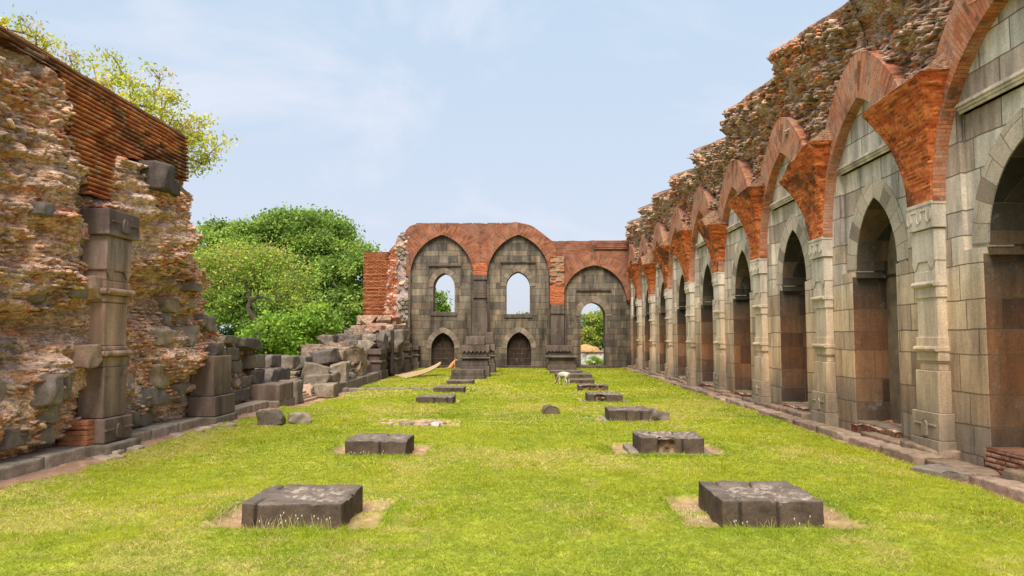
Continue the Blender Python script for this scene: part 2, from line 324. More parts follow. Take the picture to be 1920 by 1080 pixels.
def lawn_z(x, y):
    m = soil(x, y); return .015*fbm(x*.7, y*.7, 0, 21, 3)+.13*ss(-4.9, -5.5, x)*ss(19, 16, y)+.05*ss(4.9, 5.3, x)+.012*fbm(x*5, y*5, 0, 22, 2)-m*.075+m*.012*fbm(x*14, y*14, 0, 23, 3)
def dry(x, y): return ss(-.05, .45, fbm(x*.75+9, y*.6, 0, 31, 4)+.55*fbm(x*4, y*4, 0, 32, 3)-.02+.18*g_(y, 17, 1.2)+.10*g_(x, -4.4, .9))*.7
def lawn():
    ys = np.concatenate([np.arange(2, 12, .035), np.arange(12, 20, .05), np.arange(20, 38.56, .09)]); xs = np.arange(-6.3, 5.75, .045)
    X, Y = np.meshgrid(xs, ys, indexing='ij'); Z = lawn_z(X, Y); m = soil(X, Y)[..., None]; d = dry(X, Y)[..., None]
    n1 = (fbm(X*3, Y*3, 0, 41, 4)*.5+.5)[..., None]; n2 = (fbm(X*25, Y*25, 0, 42, 2)*.5+.5)[..., None]
    gcol = (np.array([.15, .20, .018])*(1-n1)+np.array([.30, .31, .03])*n1)*(.6+.8*n2)
    gcol = gcol*(1-.6*d)+np.array([.36, .27, .10])*.6*d
    scol = (np.array([.25, .14, .088])*(1-n1)+np.array([.40, .24, .155])*n1)*(.7+.6*n2)
    o = grid('lawn', np.stack([X, Y, Z], -1), VCG, None, gcol*(1-m)+scol*m); tag(o, kind='structure')
lawn()
def ground():
    xs = np.concatenate([[-3000, -1000, -300, -120], np.arange(-60, 61, 2.), [120, 300, 1000, 3000]]); ys = np.concatenate([[-3000, -500, -60], np.arange(-10, 121, 2.), [200, 400, 1200, 3000]])
    X, Y = np.meshgrid(xs, ys, indexing='ij'); Z = -.16+0*X; n = (fbm(X*.13, Y*.13, 0, 5)*.5+.5)[..., None]
    o = grid('ground', np.stack([X, Y, Z], -1), VCG, None, np.array([.12, .15, .035])*(1-n)+np.array([.25, .21, .09])*n); tag(o, kind='structure')
ground()
def grass_mat():
    s = Mat('grass_blade', .7, .06); s.L.new(s.attr(), s.b.inputs['Base Color'])
    t = s.N.new('ShaderNodeBsdfTranslucent'); s.L.new(s.attr(), t.inputs[0]); a = s.N.new('ShaderNodeMixShader'); a.inputs[0].default_value = .4
    s.L.new(s.b.outputs[0], a.inputs[1]); s.L.new(t.outputs[0], a.inputs[2]); s.L.new(a.outputs[0], s.N['Material Output'].inputs[0]); return s.m
GRASS = grass_mat()
def grass():
    rg = np.random.default_rng(4); VV, CC = [], []
    for y0, y1, n, wd, ht in ((4.2, 6.5, 170000, .0026, .028), (6.5, 9, 150000, .0036, .028), (9, 13, 130000, .0055, .028), (13, 20, 120000, .009, .028), (20, 38.1, 110000, .02, .03)):
        x = rg.uniform(-5.5, 5.3, n); y = y0+(y1-y0)*rg.random(n)
        k = (np.abs(x+.0145*y) < .72*y+.4) & (soil(x, y)+rg.random(n)*.5 < .62); x, y = x[k], y[k]; n = len(x)
        tuft = ss(.1, .6, fbm(x*1.7, y*1.7, 0, 51, 4)); near = np.zeros(n)
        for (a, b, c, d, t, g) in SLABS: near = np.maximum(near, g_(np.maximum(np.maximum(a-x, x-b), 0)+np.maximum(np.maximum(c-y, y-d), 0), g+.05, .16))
        h = ht*(.35+rg.random(n)**1.6*.95)*(1+.5*tuft+.6*near); z = lawn_z(x, y)-.004; an = rg.random(n)*6.283; le = h*rg.uniform(.3, 2.6, n); dx, dy = np.cos(an), np.sin(an); w = wd*(.6+rg.random(n)*.8)
        t2 = rg.random(n)*6.283; px, py = np.cos(t2)*w, np.sin(t2)*w
        V = np.stack([np.stack([x-px, y-py, z], -1), np.stack([x+px, y+py, z], -1), np.stack([x+dx*le, y+dy*le, z+h], -1)], 1)
        d = dry(x, y)*.9; r = rg.random(n); c0 = np.array([.145, .225, .010]); c1 = np.array([.47, .445, .025]); c2 = np.array([.62, .46, .19])
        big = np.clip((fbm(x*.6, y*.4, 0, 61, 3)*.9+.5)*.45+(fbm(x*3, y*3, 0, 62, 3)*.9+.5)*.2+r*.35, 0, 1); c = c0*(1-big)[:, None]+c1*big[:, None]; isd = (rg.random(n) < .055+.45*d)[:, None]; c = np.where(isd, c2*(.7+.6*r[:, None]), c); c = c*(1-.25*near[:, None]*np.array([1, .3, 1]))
        VV.append(V.reshape(-1, 3)); CC.append(np.repeat(c, 3, 0))
    # long stalks and white seed heads standing out of the turf
    V = np.concatenate(VV); c = np.concatenate(CC); F = np.arange(len(V)).reshape(-1, 3)
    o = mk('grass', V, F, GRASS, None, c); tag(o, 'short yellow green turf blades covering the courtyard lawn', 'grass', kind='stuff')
    rg = np.random.default_rng(9); V = []; c = []
    for x0, x1, y0, y1, n, hh in ((-2.3, -1.6, 6.28, 6.4, 60, .13), (1.75, 2.6, 6.38, 6.48, 34, .11), (1.0, 1.6, 13.8, 14.6, 160, .12), (-2.4, -1.65, 10.05, 10.18, 30, .1), (1.66, 2.4, 14.12, 14.26, 30, .08), (1.3, 1.65, 6.3, 7.2, 50, .09), (-3, -2.45, 6.5, 7.4, 60, .09), (-1.45, -1.1, 6.9, 7.6, 40, .08), (2.7, 3.1, 6.7, 7.6, 40, .08)):
        for i in range(n):
            x, y = rg.uniform(x0, x1), rg.uniform(y0, y1); h = hh*rg.uniform(.4, 1.1); lx, ly = rg.uniform(-.05, .05, 2); w = .0016+.0001*y; z = -.05
            for a, b in ((0, .6), (.6, 1)):
                k0, k1 = w*(1-a*.3), w*(1-b*.8); A = np.array([x+lx*a*a, y+ly*a*a, z+h*a]); B = np.array([x+lx*b*b, y+ly*b*b, z+h*b]); e = np.array([1, 0, 0])
                V += [A-e*k0, A+e*k0, B+e*k1, B-e*k1]; c += [[.55, .45, .2] if i % 3 else [.2, .34, .04]]*4
            if i % 4 == 0:
                T = np.array([x+lx, y+ly, z+h]); k = .005; V += [T+[-k, 0, 0], T+[0, 0, -k*2], T+[k, 0, 0], T+[0, 0, k*2.5]]; c += [[.8, .76, .68]]*4
    o = mk('dry_grass_stalks', np.array(V), np.arange(len(V)).reshape(-1, 4), GRASS, None, np.array(c)); tag(o, 'thin straw coloured stalks and seed heads around the stone bases', 'grass stalks', kind='stuff')
grass()
# ---------------------------------------------------------------- rubble colours
TAN, ORG, BRK, GRY, DRK, PAL = map(np.array, ([.80, .52, .35], [.78, .44, .27], [.66, .25, .13], [.38, .28, .25], [.26, .155, .13], [.82, .59, .48]))
def palette(idv, w):                # w: list of (colour, weight arrays)
    tot = sum(np.asarray(a) for _, a in w); cum = 0*idv; out = np.zeros(idv.shape+(3,)); 
    for c, a in w:
        lo = cum/tot; cum = cum+a; hi = cum/tot; k = (idv >= lo) & (idv <= hi); out[k] = c
    return out
def chips(name, parent, P, side, L, H, D, col, mat, rg):     # small broken bricks set in a rough face, long axis along Y
    N = len(P); S8 = np.array([[a, b, c] for a in (-1, 1) for b in (-1, 1) for c in (-1, 1)], float)
    V = S8[None]*np.stack([D, L, H], -1)[:, None]; V = V*(1+.35*(rg.random((N, 8, 3))-.5)*2*.6); t = rg.normal(size=N)*.22; a = rg.normal(size=N)*.25
    y, z = V[..., 1].copy(), V[..., 2].copy(); V[..., 1] = y*np.cos(t)[:, None]-z*np.sin(t)[:, None]; V[..., 2] = y*np.sin(t)[:, None]+z*np.cos(t)[:, None]
    x, y = V[..., 0].copy(), V[..., 1].copy(); V[..., 0] = x*np.cos(a)[:, None]-y*np.sin(a)[:, None]; V[..., 1] = x*np.sin(a)[:, None]+y*np.cos(a)[:, None]
    V = V+P[:, None]+np.array([side*.0, 0, 0]); q = np.array([[0, 1, 3, 2], [4, 6, 7, 5], [0, 4, 5, 1], [2, 3, 7, 6], [0, 2, 6, 4], [1, 5, 7, 3]]); F = (q[None]+8*np.arange(N)[:, None, None]).reshape(-1, 4)
    o = mk(name, V.reshape(-1, 3), F, mat, parent, np.repeat(col, 8, 0)); o['kind'] = 'stuff'; return o
# ================================================================ RIGHT: the arcaded wall
S, P1 = 3.58, 10.08
PK = [P1+S*(k-1) for k in range(0, 9)]       # piers 0..8
BC = [P1+S*(k-.5) for k in range(0, 8)]      # bay centres between piers k and k+1 (first is 8.29 when k=0)
BC = [P1-S/2+S*k for k in range(0, 8)]+[P1-S/2+S*8]
AW = thing('arcaded_wall', 'long pale wall of pointed arches under red brick ribs and broken rubble vaulting', 'arcaded wall', (5.6, 22, 0))
def dup(o, dy, parent):
    c = o.copy(); C.objects.link(c); c.parent = parent; c.location = (o.location.x, o.location.y+dy, o.location.z); return c
def arcade():
    b = BC[0]; hw = S/2-.002; rh = []
    door = [(b-.75, .2), (b-.75, 2.7), (b-1.12, 2.7), (b-1.12, 4.45), (b+1.12, 4.45), (b+1.12, 2.7), (b+.75, 2.7), (b+.75, .2)]
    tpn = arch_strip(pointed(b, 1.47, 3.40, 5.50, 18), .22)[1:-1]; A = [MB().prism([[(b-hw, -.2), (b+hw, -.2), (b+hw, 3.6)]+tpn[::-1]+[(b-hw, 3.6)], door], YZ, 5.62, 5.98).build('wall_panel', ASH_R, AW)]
    arc = pointed(b, .69, 2.74, 3.86); lo = [(b+.69, 2.703), (b-.69, 2.703)]
    A.append(MB().prism([[(b-1.118, 2.701), (b-.69, 2.701)]+arc+[(b+.69, 2.701), (b+1.118, 2.701), (b+1.118, 4.448), (b-1.118, 4.448)]], YZ, 5.685, 5.975).build('recessed_panel', ASH_R, AW))
    # niche interior: the outline swept back, then a closing wall
    V, F = [], []; out = [(b-.76, .2), (b-.76, 2.66), (b-.70, 2.66), (b-.70, 2.74)]+[(b+(a-b)*.985, z-.012) for a, z in arc]+[(b+.70, 2.74), (b+.70, 2.66), (b+.76, 2.66), (b+.76, .2)]
    up = out[2:-2]; lo_ = [(b-.76, .12), (b-.76, 2.66), (b+.76, 2.66), (b+.76, .12)]
    m = MB(); n = len(up)
    for d in (5.68, 6.35):
        for a, z in up: m.V.append((d, a, z))
    m.F += [(i, i+1, n+i+1, n+i) for i in range(n-1)]+[tuple(n+i for i in range(n))]
    m.box(5.635, 6.9, b-.86, b-.745, .1, 2.62).box(5.635, 6.9, b+.745, b+.86, .1, 2.62).box(6.8, 6.95, b-.8, b+.8, .1, 2.7).box(6.35, 6.9, b-.86, b+.86, 2.60, 2.75).box(5.70, 6.36, b-.86, b-.66, 2.60, 2.66).box(5.70, 6.36, b+.66, b+.86, 2.60, 2.66).box(6.2, 6.36, b-.7, b+.7, 2.60, 2.66)
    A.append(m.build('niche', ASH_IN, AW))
    # voussoirs
    e = arch_strip(arc, .34); V, U = [], []; L = 0
    for i, (p, q) in enumerate(zip(arc, e)):
        if i: L += math.hypot(p[0]-arc[i-1][0], p[1]-arc[i-1][1])
        V += [(5.685, *p), (5.672, *p), (5.672, *q), (5.685, *q)]; U += [(-.02, L), (0, L), (.34, L), (.36, L)]
    F = [(4*i+j, 4*i+j+1, 4*i+j+5, 4*i+j+4) for i in range(len(arc)-1) for j in range(3)]
    A.append(mk('voussoirs', V, F, VOUS, AW, uv=U))
    m = MB(); m.box(5.56, 5.70, b-1.10, b+1.10, 4.53, 4.565).box(5.58, 5.70, b-1.09, b+1.09, 4.49, 4.53).box(5.60, 5.70, b-1.08, b+1.08, 4.45, 4.49).box(5.575, 5.70, b-1.09, b+1.09, 4.565, 4.59)
    A.append(m.build('hood_moulding', STN_R, AW, .012))
    # brick ring
    arc = pointed(b, 1.47, 3.40, 5.50, 18); arc = [(b-1.47, 3.40)]+arc[1:-1]+[(b+1.47, 3.40)]; V, U = [], []; L = 0; nr = 10; no = arch_strip(arc, 1.)
    for i, p in enumerate(arc):
        if i: L += math.hypot(p[0]-arc[i-1][0], p[1]-arc[i-1][1])
        dx, dz = no[i][0]-p[0], no[i][1]-p[1]; t = abs(p[0]-b)/1.47; w = .42+.34*(1-t)
        V.append((5.66, p[0], p[1])); U.append((-.24, L)); V.append((5.45, p[0], p[1])); U.append((0, L))
        for k in range(1, nr+1):
            r = w*k/nr; y = max(b-hw, min(b+hw, p[0]+dx*r)); z = p[1]+dz*r; V.append((5.45, y, z)); U.append((r, L))
        V.append((5.7, V[-1][1], V[-1][2]+.02)); U.append((w+.25, L))
    n = nr+3; F = [(n*i+j, n*i+j+1, n*(i+1)+j+1, n*(i+1)+j) for i in range(len(arc)-1) for j in range(n-1)]
    A.append(mk('brick_arch_rib', V, F, BRK_UV, AW, uv=U))
    P_ = np.stack(np.meshgrid(np.arange(5.54, 6.95, .03), np.arange(b-.77, b+.78, .03), indexing='ij'), -1); fz = .15+.05*fbm(P_[..., 0]*5, P_[..., 1]*5, 0, 88, 5)+.03*worley(P_[..., 0]*6, P_[..., 1]*6, 3)[2]; fcol = palette(worley(P_[..., 0]*6, P_[..., 1]*6, 3)[2], [(np.array([.46, .19, .11]), .5), (np.array([.34, .2, .13]), .3), (np.array([.5, .3, .2]), .2)]); A.append(grid('niche_floor', np.stack([P_[..., 0], P_[..., 1], fz], -1), VC, AW, fcol, back=(0, 0, -.3)))
    for k in range(1, 9):
        for o in A: dup(o, S*k, AW)
    rg = random.Random(3)
    # pilasters
    y = PK[1]; m = MB()
    def bx(m, hw_, x, z0, z1): m.box(x, 5.7, y-hw_, y+hw_, z0, z1)
    bx(m, .25, 5.495, 1.25, 2.15); bx(m, .28, 5.455, .60, 1.15); bx(m, .235, 5.500, 1.15, 1.25); bx(m, .27, 5.480, 2.48, 2.62); bx(m, .28, 5.465, 2.62, 3.05)
    pil = m.build('pilaster', STN_R, AW, .01); ch = [pil]
    m = MB()
    for z0, z1 in ((2.13, 2.49), (1.28, 1.60)): bx(m, .27, 5.475, z0, z1)
    for zc in (2.31, 1.44): m.tube([(5.460, y-.275, zc), (5.460, y+.275, zc)], [.038, .038], 10); m.box(5.465, 5.7, y-.285, y+.285, zc-.032, zc+.032)
    for s_ in (-1, 1): m.prism([[(y+s_*.27, 2.62), (y+s_*.13, 2.62), (y+s_*.21, 2.52)]], YZ, 5.460, 5.505)
    ch.append(m.build('pilaster_moulding', STN_R, AW, .008))
    m = MB(); bx(m, .31, 5.435, 3.06, 3.42); bx(m, .32, 5.425, 3.37, 3.42)
    for dy in (-.24, 0, .24): m.prism([[(y+dy-.045, 3.33)]+[(y+dy-.045*math.cos(t), 3.20-.05*math.sin(t)) for t in np.linspace(0, math.pi, 7)]+[(y+dy+.045, 3.33)]], YZ, 5.419, 5.465)
    m.box(5.423, 5.465, y-.24, y+.24, 3.30, 3.325)
    ch.append(m.build('capital', STN_R, AW, .008))
    m = MB(); bx(m, .33, 5.415, .25, .60); bx(m, .345, 5.395, -.1, .245)
    m.box(5.400, 5.445, y-.26, y-.08, .42, .45).box(5.400, 5.445, y+.08, y+.26, .42, .45)
    m.prism([[(y-.06, .29)]+[(y-.06*math.cos(t), .43+.06*math.sin(t)) for t in np.linspace(0, math.pi, 7)]+[(y+.06, .29)]], YZ, 5.397, 5.445)
    ch.append(m.build('pilaster_base', STN_R, AW, .01))
    for k in (0, 2, 3, 4, 5, 6, 7, 8):
        for o in ch: dup(o, S*(k-1), AW)
    # brick pendentive stubs over every pier, each with its own broken top
    for k in range(0, 9):
        y = PK[k]; nt, ns = 90, 110; T = np.linspace(0, 1, nt); Sg = np.linspace(-1, 1, ns); TT, SS = np.meshgrid(T, Sg, indexing='ij')
        z = 3.42+1.58*TT; wf = .31+.50*TT**2.0; xf = 5.43-.37*TT**2.1; xb = 5.62
        q = np.abs(SS); a = np.clip(q/.62, 0, 1); Yp = y+np.sign(SS)*wf*np.minimum(a, 1)-np.sign(SS)*0; Xp = np.where(q <= .62, xf, xf+(xb-xf)*(q-.62)/.38)
        Yp = np.where(q > .62, y+np.sign(SS)*(wf+.02*(q-.62)), Yp)
        cut = .93+.07*vn(SS*2.5, 0, k, 5)-(0.24*ss(.0, .5, -SS) if k in (4, 7) else 0)-(.16*ss(.1, .5, SS) if k in (2, 5) else 0)+(.06*SS*-1)
        z = 3.42+(z-3.42)*cut
        u = np.where(q <= .62, Yp, Yp*0+np.sign(SS)*(wf+(Xp-xf))+y); idv, mk_, row = bricks(u, z+.01*vn(u*2, z*2, 0, 3), .2, .05, 11+k)
        off = (mk_-1)*.010+(idv-.5)*.014*(.6+TT)+.02*fbm(Yp*2, z*2, Xp, 9); dirx = np.where(q <= .62, -1, -.3); diry = np.where(q <= .62, 0, np.sign(SS))
        P = np.stack([Xp+dirx*off, Yp+diry*off*.8, z], -1)
        P[-1, :, 2] = P[-1, :, 2]; c0 = np.array([.46, .09, .024]); c1 = np.array([.68, .21, .06]); col = c0+(c1-c0)*idv[..., None]
        dk = ss(.08, .4, fbm(Yp*1.5, z*2+k, Xp*2, 14+k)+.5*fbm(Yp*6, z*6, Xp*3, 24+k)+.2*TT-.08); dk = np.maximum(dk, (row > .93)*.7); col = col*(1-.75*dk[..., None])+np.array([.05, .03, .02])*.75*dk[..., None]; col = col*(.35+.65*mk_[..., None])
        o = grid('brick_pendentive', P, VCB, AW, col)
        # broken slanting top
        r = P[-1]; back = np.stack([np.full(ns, 5.75), y+(r[:, 1]-y)*.8, r[:, 2]+.42+.1*vn(Sg*4, k)], -1); St = np.linspace(0, 1, 14)[:, None, None]; Q = r[None]*(1-St)+back[None]*St; Q[..., 2] += .04*fbm(Q[..., 1]*6, Q[..., 0]*6, k)*(St[..., 0] > .05)
        grid('broken_edge', Q, VC, o, np.broadcast_to(np.array([.24, .13, .075]), Q.shape)*(1+.5*fbm(Q[..., 1]*8, Q[..., 0]*8, 1))[..., None])
arcade()
def right_rubble():
    ys = np.arange(6.2, 38.5, .045); s = np.concatenate([np.linspace(0, 3.4, 105), np.linspace(3.45, 6.2, 40)]); Y, Sx = np.meshgrid(ys, s, indexing='ij')
    ph = (Y-BC[0])/S; fr = ph-np.floor(ph)        # 0 at bay centre, .5 at pier
    kk = np.floor(ph)
    ztop = 7.28+.44*fr**1.25+.12*vn(kk, 3, 0, 8)+.34*ss(21, 14, Y)+.08; wr = ss(0, .06, fr)  # sawtooth: drops just beyond every bay centre
    ztop = ztop*wr+(7.75)*(1-wr)*1.0
    zed = ztop-.45
    nose = .32*fr**3+.12*g_(fr, .5, .2); t = Sx/3.4; zz = 4.35+(zed-4.35)*np.clip(t, 0, 1)
    X = 5.64-nose*.8*ss(.25, 1, t)-.10*ss(.5, 1, t)+.10*g_(t, .6, .2)
    lay = fbm(Y*.9, zz*4.2, 0, 71, 5); big = fbm(Y*1.6, zz*1.6, 0, 72, 4); d1, gap, idv = worley(Y*4.2+.4*big, zz*9+.6*lay, 73); d2, gap2, id2 = worley(Y*9, zz*17, 74)
    f1 = ss(1.02, .93, t); X = X-f1*(.20*big+.14*lay+.05*(.6-d1)*(idv > .35))
    # cap: smooth brown vault back
    tc_ = np.clip((Sx-3.4)/2.8, 0, 1); X = X+np.where(Sx > 3.4, tc_*2.2, 0); zz = zz+np.where(Sx > 3.4, .34*np.sin(np.minimum(tc_*2.6, 1.571))+.03*fbm(Y*2, Sx*3, 0, 4), 0)
    zq = zz+.12*fbm(Y*.8, zz*.6, 0, 80)+.03*fbm(Y*5, zz*2, 0, 81); ia, ma, _ = bricks(Y+.1*big, zq, .55, .15, 82, gap=.25); ib, mb_, _ = bricks(Y+.05*big, zq, .2, .062, 83, gap=.35)
    X = X-f1*(.20*(ia-.5)*ma+.07*(ib-.5)-.05*(1-mb_)); zz = zz+f1*.03*fbm(Y*5, Sx*5, 0, 76); id2 = ib; gap = np.minimum(gap, mb_*.14)
    redzone = ss(-.1, .3, fbm(Y*.8, zz*.9, 0, 77))*.28+.08
    col = palette(idv, [(np.array([.54, .365, .27]), .55+0*t), (np.array([.46, .34, .21]), .25+0*t), (np.array([.60, .25, .13]), redzone), (np.array([.2, .15, .105]), .10+0*t)])
    col = col*(.88+.12*ss(.02, .14, gap))[..., None]; st = palette(id2, [(np.array([.56, .39, .285]), .8+0*t), (np.array([.6, .25, .12]), .2+0*t)]); col = col*.6+st*.4*(1)  # gaps darkened in colour: mortar joints plus painted crease shade
    cap = ss(3.36, 3.48, Sx)[..., None]; cc = np.array([.15, .10, .072])*(1+.5*fbm(Y*1.5, Sx*2, 0, 78))[..., None]; col = col*(1-cap)+cc*cap
    edge = (.7*g_(Sx, 3.34, .06)*(vn(Y*5, 0, 0, 79) > .6))[..., None]; col = col*(1-edge)+np.array([.34, .12, .065])*edge
    def inring(y, z):
        b_ = BC[0]+S*np.round((y-BC[0])/S); H_ = 2.1; r0 = (1.47**2+H_**2)/(2*1.47); return (np.hypot(np.abs(y-b_)-(1.47-r0), z-3.4) < r0+.30) & (z < 6.2)
    o = grid('rubble_vault', np.stack([X, Y, zz], -1), VC, AW, col, mask=~inring(Y, zz))
    rg = np.random.default_rng(5); N = 15000; yy = 7.0*(38/7.0)**rg.random(N); sv = rg.integers(2, 100, N); iy = np.clip(((yy-6.2)/.045).astype(int), 0, len(ys)-1)
    P = np.stack([X[iy, sv], Y[iy, sv], zz[iy, sv]], -1); keep = (fbm(P[:, 1]*1.2, P[:, 2]*1.5, 0, 91) > -.22) & ~inring(P[:, 1], P[:, 2]); P = P[keep]; L = rg.uniform(.03, .10, len(P)); Hh = rg.uniform(.008, .019, len(P)); rc = rg.random(len(P)); rz = fbm(P[:, 1]*.8, P[:, 2]*.9, 0, 77) > .12
    cc = np.where((rc < .12+.35*rz)[:, None], np.array([.62, .25, .12]), np.where((rc < .9)[:, None], np.array([.54, .365, .27]), np.array([.22, .165, .11])))*(.6+.6*rg.random(len(P)))[:, None]
    chips('broken_bricks', AW, P, -1, L, Hh, rg.uniform(.03, .09, len(P)), cc, VCS, rg)
    m = MB().box(6.2, 9.5, 3.0, 39.5, -.2, 7.0); m.build('wall_core', m_plain('core_rubble', (.22, .16, .1), .4, 3, .8, 10), AW)
right_rubble()
def right_plinth():
    rg = random.Random(8); t = thing('stone_kerb', 'low broken line of worn kerb slabs along the foot of the arcaded wall', 'kerb', (5.3, 22, 0)); y = 6.6; i = 0
    while y < 38.2:
        L = rg.uniform(.7, 1.5); a = rg.uniform(-.06, .06)+.02; w = rg.uniform(.3, .42)
        rock('kerb_slab', 5.06+a, 5.06+a+w, y, y+L-.02, -.12, .055+rg.uniform(-.02, .025), VCS, t, 200+i, 2, .05, col=rg.choice([(.27, .19, .13), (.22, .15, .10), (.32, .22, .16)]), n=8)
        if rg.random() < .85: rock('kerb_slab', 5.35+a*.5, 5.62, y+.05, y+L+.03, -.1, .12+rg.uniform(-.02, .03), VCS, t, 300+i, 1, .04, col=rg.choice([(.25, .17, .11), (.20, .14, .10)]), n=7)
        y += L; i += 1
    f = rock('flat_stone', 4.72, 5.22, 8.55, 9.2, -.08, .05, VCS, None, 41, 2, .04, rot=.3, col=(.19, .15, .12)); tag(f, 'loose flat grey stone lying in the earth beside the kerb at the right', 'stone')
    # small brick infill at the foot of the nearest niche
    P = np.stack(np.meshgrid(np.arange(7.6, 9.02, .02), np.arange(.0, .3, .012), indexing='ij'), -1); idv, m, _ = bricks(P[..., 0], P[..., 1], .17, .06, 5)
    grid('brick_infill', np.stack([5.56-.02*m-.02*idv, P[..., 0], P[..., 1]], -1), VCB, AW, (np.array([.33, .16, .10])+.1*(idv[..., None]-.5))*(.3+.7*m[..., None]), back=(.4, 0, 0))
right_plinth()
# ================================================================ BACK WALL
BW = thing('end_wall', 'grey brown stone end wall with two upper windows, a pointed doorway and red brick arches', 'ruined wall', (-.2, 38.9, 0))
def backwall():
    Y0 = 38.5; top = [(-5.69, 7.53), (-4.22, 7.59), (-3.09, 7.54), (-.84, 7.55), (-.33, 7.63), (.15, 7.55), (.57, 7.38), (.99, 7.06), (1.55, 6.61), (3.65, 6.64), (5.6, 6.66)]
    def jag(P, a, s):
        out = []; rg = random.Random(s)
        for (x0, z0), (x1, z1) in zip(P, P[1:]):
            n = max(2, int(abs(x1-x0)/.22))
            for i in range(n): out.append((x0+(x1-x0)*i/n, z0+(z1-z0)*i/n+rg.uniform(-a, a)))
        return out+[P[-1]]
    w1 = pointed(-4.13, .56, 4.22, 4.96); w2 = pointed(-.24, .62, 4.25, 5.04); n1 = pointed(-4.17, .61, 1.0, 1.83); n2 = pointed(-.2, .63, 1.0, 1.86); dr = pointed(3.67, .64, 2.70, 3.41)
    hole = lambda arc, c, hw, zb, st: arc+[(c+hw, st), (c+hw, zb), (c-hw, zb), (c-hw, st)]
    H = [hole(w1, -4.13, .56, 2.91, 4.2), hole(w2, -.24, .62, 2.80, 4.2), hole(n1, -4.17, .61, .12, .98), hole(n2, -.2, .63, .12, .98), hole(dr, 3.67, .64, .1, 2.68)]
    tp = [(x, z-.06) for x, z in top]
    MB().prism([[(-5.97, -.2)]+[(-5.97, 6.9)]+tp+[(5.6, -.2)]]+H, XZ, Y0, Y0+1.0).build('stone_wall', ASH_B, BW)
    a1 = pointed(-4.24, 1.65, 4.79, 6.96, 16); a2 = pointed(-.225, 1.625, 4.79, 6.95, 16); a3 = pointed(3.75, 1.65, 3.5, 5.34, 16)
    out = [(-6.2, 6.95), (-6.15, 7.2), (-5.95, 7.42)]+jag(top, .02, 3)+[(5.6, 3.45), (5.42, 3.45)]+a3[::-1]+[(2.1, 3.3), (1.47, 3.28), (1.44, 4.6)]+a2[::-1]+[(-1.88, 4.85), (-2.58, 4.85)]+a1[::-1]+[(-5.94, 4.6), (-6.0, 5.6)]
    MB().prism([out], XZ, Y0-.14, Y0+.9).build('brick_spandrel', BRK_B, BW)
    def ztop(x): return np.interp(x, [p[0] for p in top], [p[1] for p in top])
    for nm_, arc, w, x0, x1, zt in (('left', a1, .78, -6.1, -2.235, 7.5), ('mid', a2, .70, -2.225, 1.75, 7.6), ('right', a3, .66, 1.9, 5.6, 9)):
        no = arch_strip(arc, 1.); V, U = [], []; L = 0; nr = 8
        for i, p in enumerate(arc):
            if i: L += math.hypot(p[0]-arc[i-1][0], p[1]-arc[i-1][1])
            dx, dz = no[i][0]-p[0], no[i][1]-p[1]; V.append((p[0], Y0, p[1])); U.append((-.2, L))
            for k in range(nr+1):
                r = w*k/nr; x = max(x0, min(x1, p[0]+dx*r)); z = p[1]+dz*r; z = min(z, zt, float(ztop(x))-.03); V.append((x, Y0-.2+.01*math.sin(i*5+k), z)); U.append((r, L))
            V.append((V[-1][0], Y0-.1, V[-1][2]+.01)); U.append((w+.1, L))
        n = nr+3; F = [(n*i+j, n*i+j+1, n*(i+1)+j+1, n*(i+1)+j) for i in range(len(arc)-1) for j in range(n-1)]
        mk('brick_arch', V, F, BRK_BR, BW, uv=U)
    for arc, w in ((w1, .28), (w2, .3), (n1, .28), (n2, .28), (dr, .34)):
        e = arch_strip(arc, w); V, U = [], []; L = 0
        for i, (p, q) in enumerate(zip(arc, e)):
            if i: L += math.hypot(p[0]-arc[i-1][0], p[1]-arc[i-1][1])
            V += [(p[0], Y0, p[1]), (p[0], Y0-.022, p[1]), (q[0], Y0-.022, q[1]), (q[0], Y0, q[1])]; U += [(-.02, L), (0, L), (w, L), (w+.02, L)]
        mk('voussoirs', V, [(4*i+j, 4*i+j+1, 4*i+j+5, 4*i+j+4) for i in range(len(arc)-1) for j in range(3)], VOUS_B, BW, uv=U)
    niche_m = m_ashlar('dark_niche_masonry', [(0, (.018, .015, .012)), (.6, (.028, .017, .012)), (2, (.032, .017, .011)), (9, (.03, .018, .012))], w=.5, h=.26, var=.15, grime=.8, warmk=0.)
    for x in (-4.17, -.2): MB().box(x-.7, x+.7, Y0+.35, Y0+.6, .1, 1.95).build('blind_niche', niche_m, BW)
    for x, z, w in ((-4.1, 5.32, .85), (-.24, 5.50, .92), (3.72, 4.02, .92)):
        m = MB().box(x-w, x+w, Y0-.09, Y0, z, z+.05).box(x-w+.03, x+w-.03, Y0-.06, Y0, z-.05, z).box(x-w+.02, x+w-.02, Y0-.05, Y0, z+.05, z+.09)
        for s in (-1, 1): m.box(x+s*w-.03, x+s*w+.03, Y0-.035, Y0, z-1.0, z-.05)
        m.build('window_frame' if z > 4.5 else 'door_frame', STN_B, BW, .01)
    for c, hw, zb in ((-4.13, .68, 2.91), (-.24, .74, 2.80)): MB().box(c-hw, c+hw, Y0-.05, Y0, zb-.2, zb-.003).build('window_sill', STN_B, BW, .015)
    MB().box(2.95, 4.45, Y0-.35, Y0+1.2, -.1, .11).build('door_threshold', STN_B, BW, .02)
    # engaged piers
    def pier(x0, x1, lv, mat): 
        m = MB()
        for a, b, p, e in lv: m.box(x0-e, x1+e, Y0-p, Y0, a, b)
        m.build('engaged_pier', mat, BW, .02)
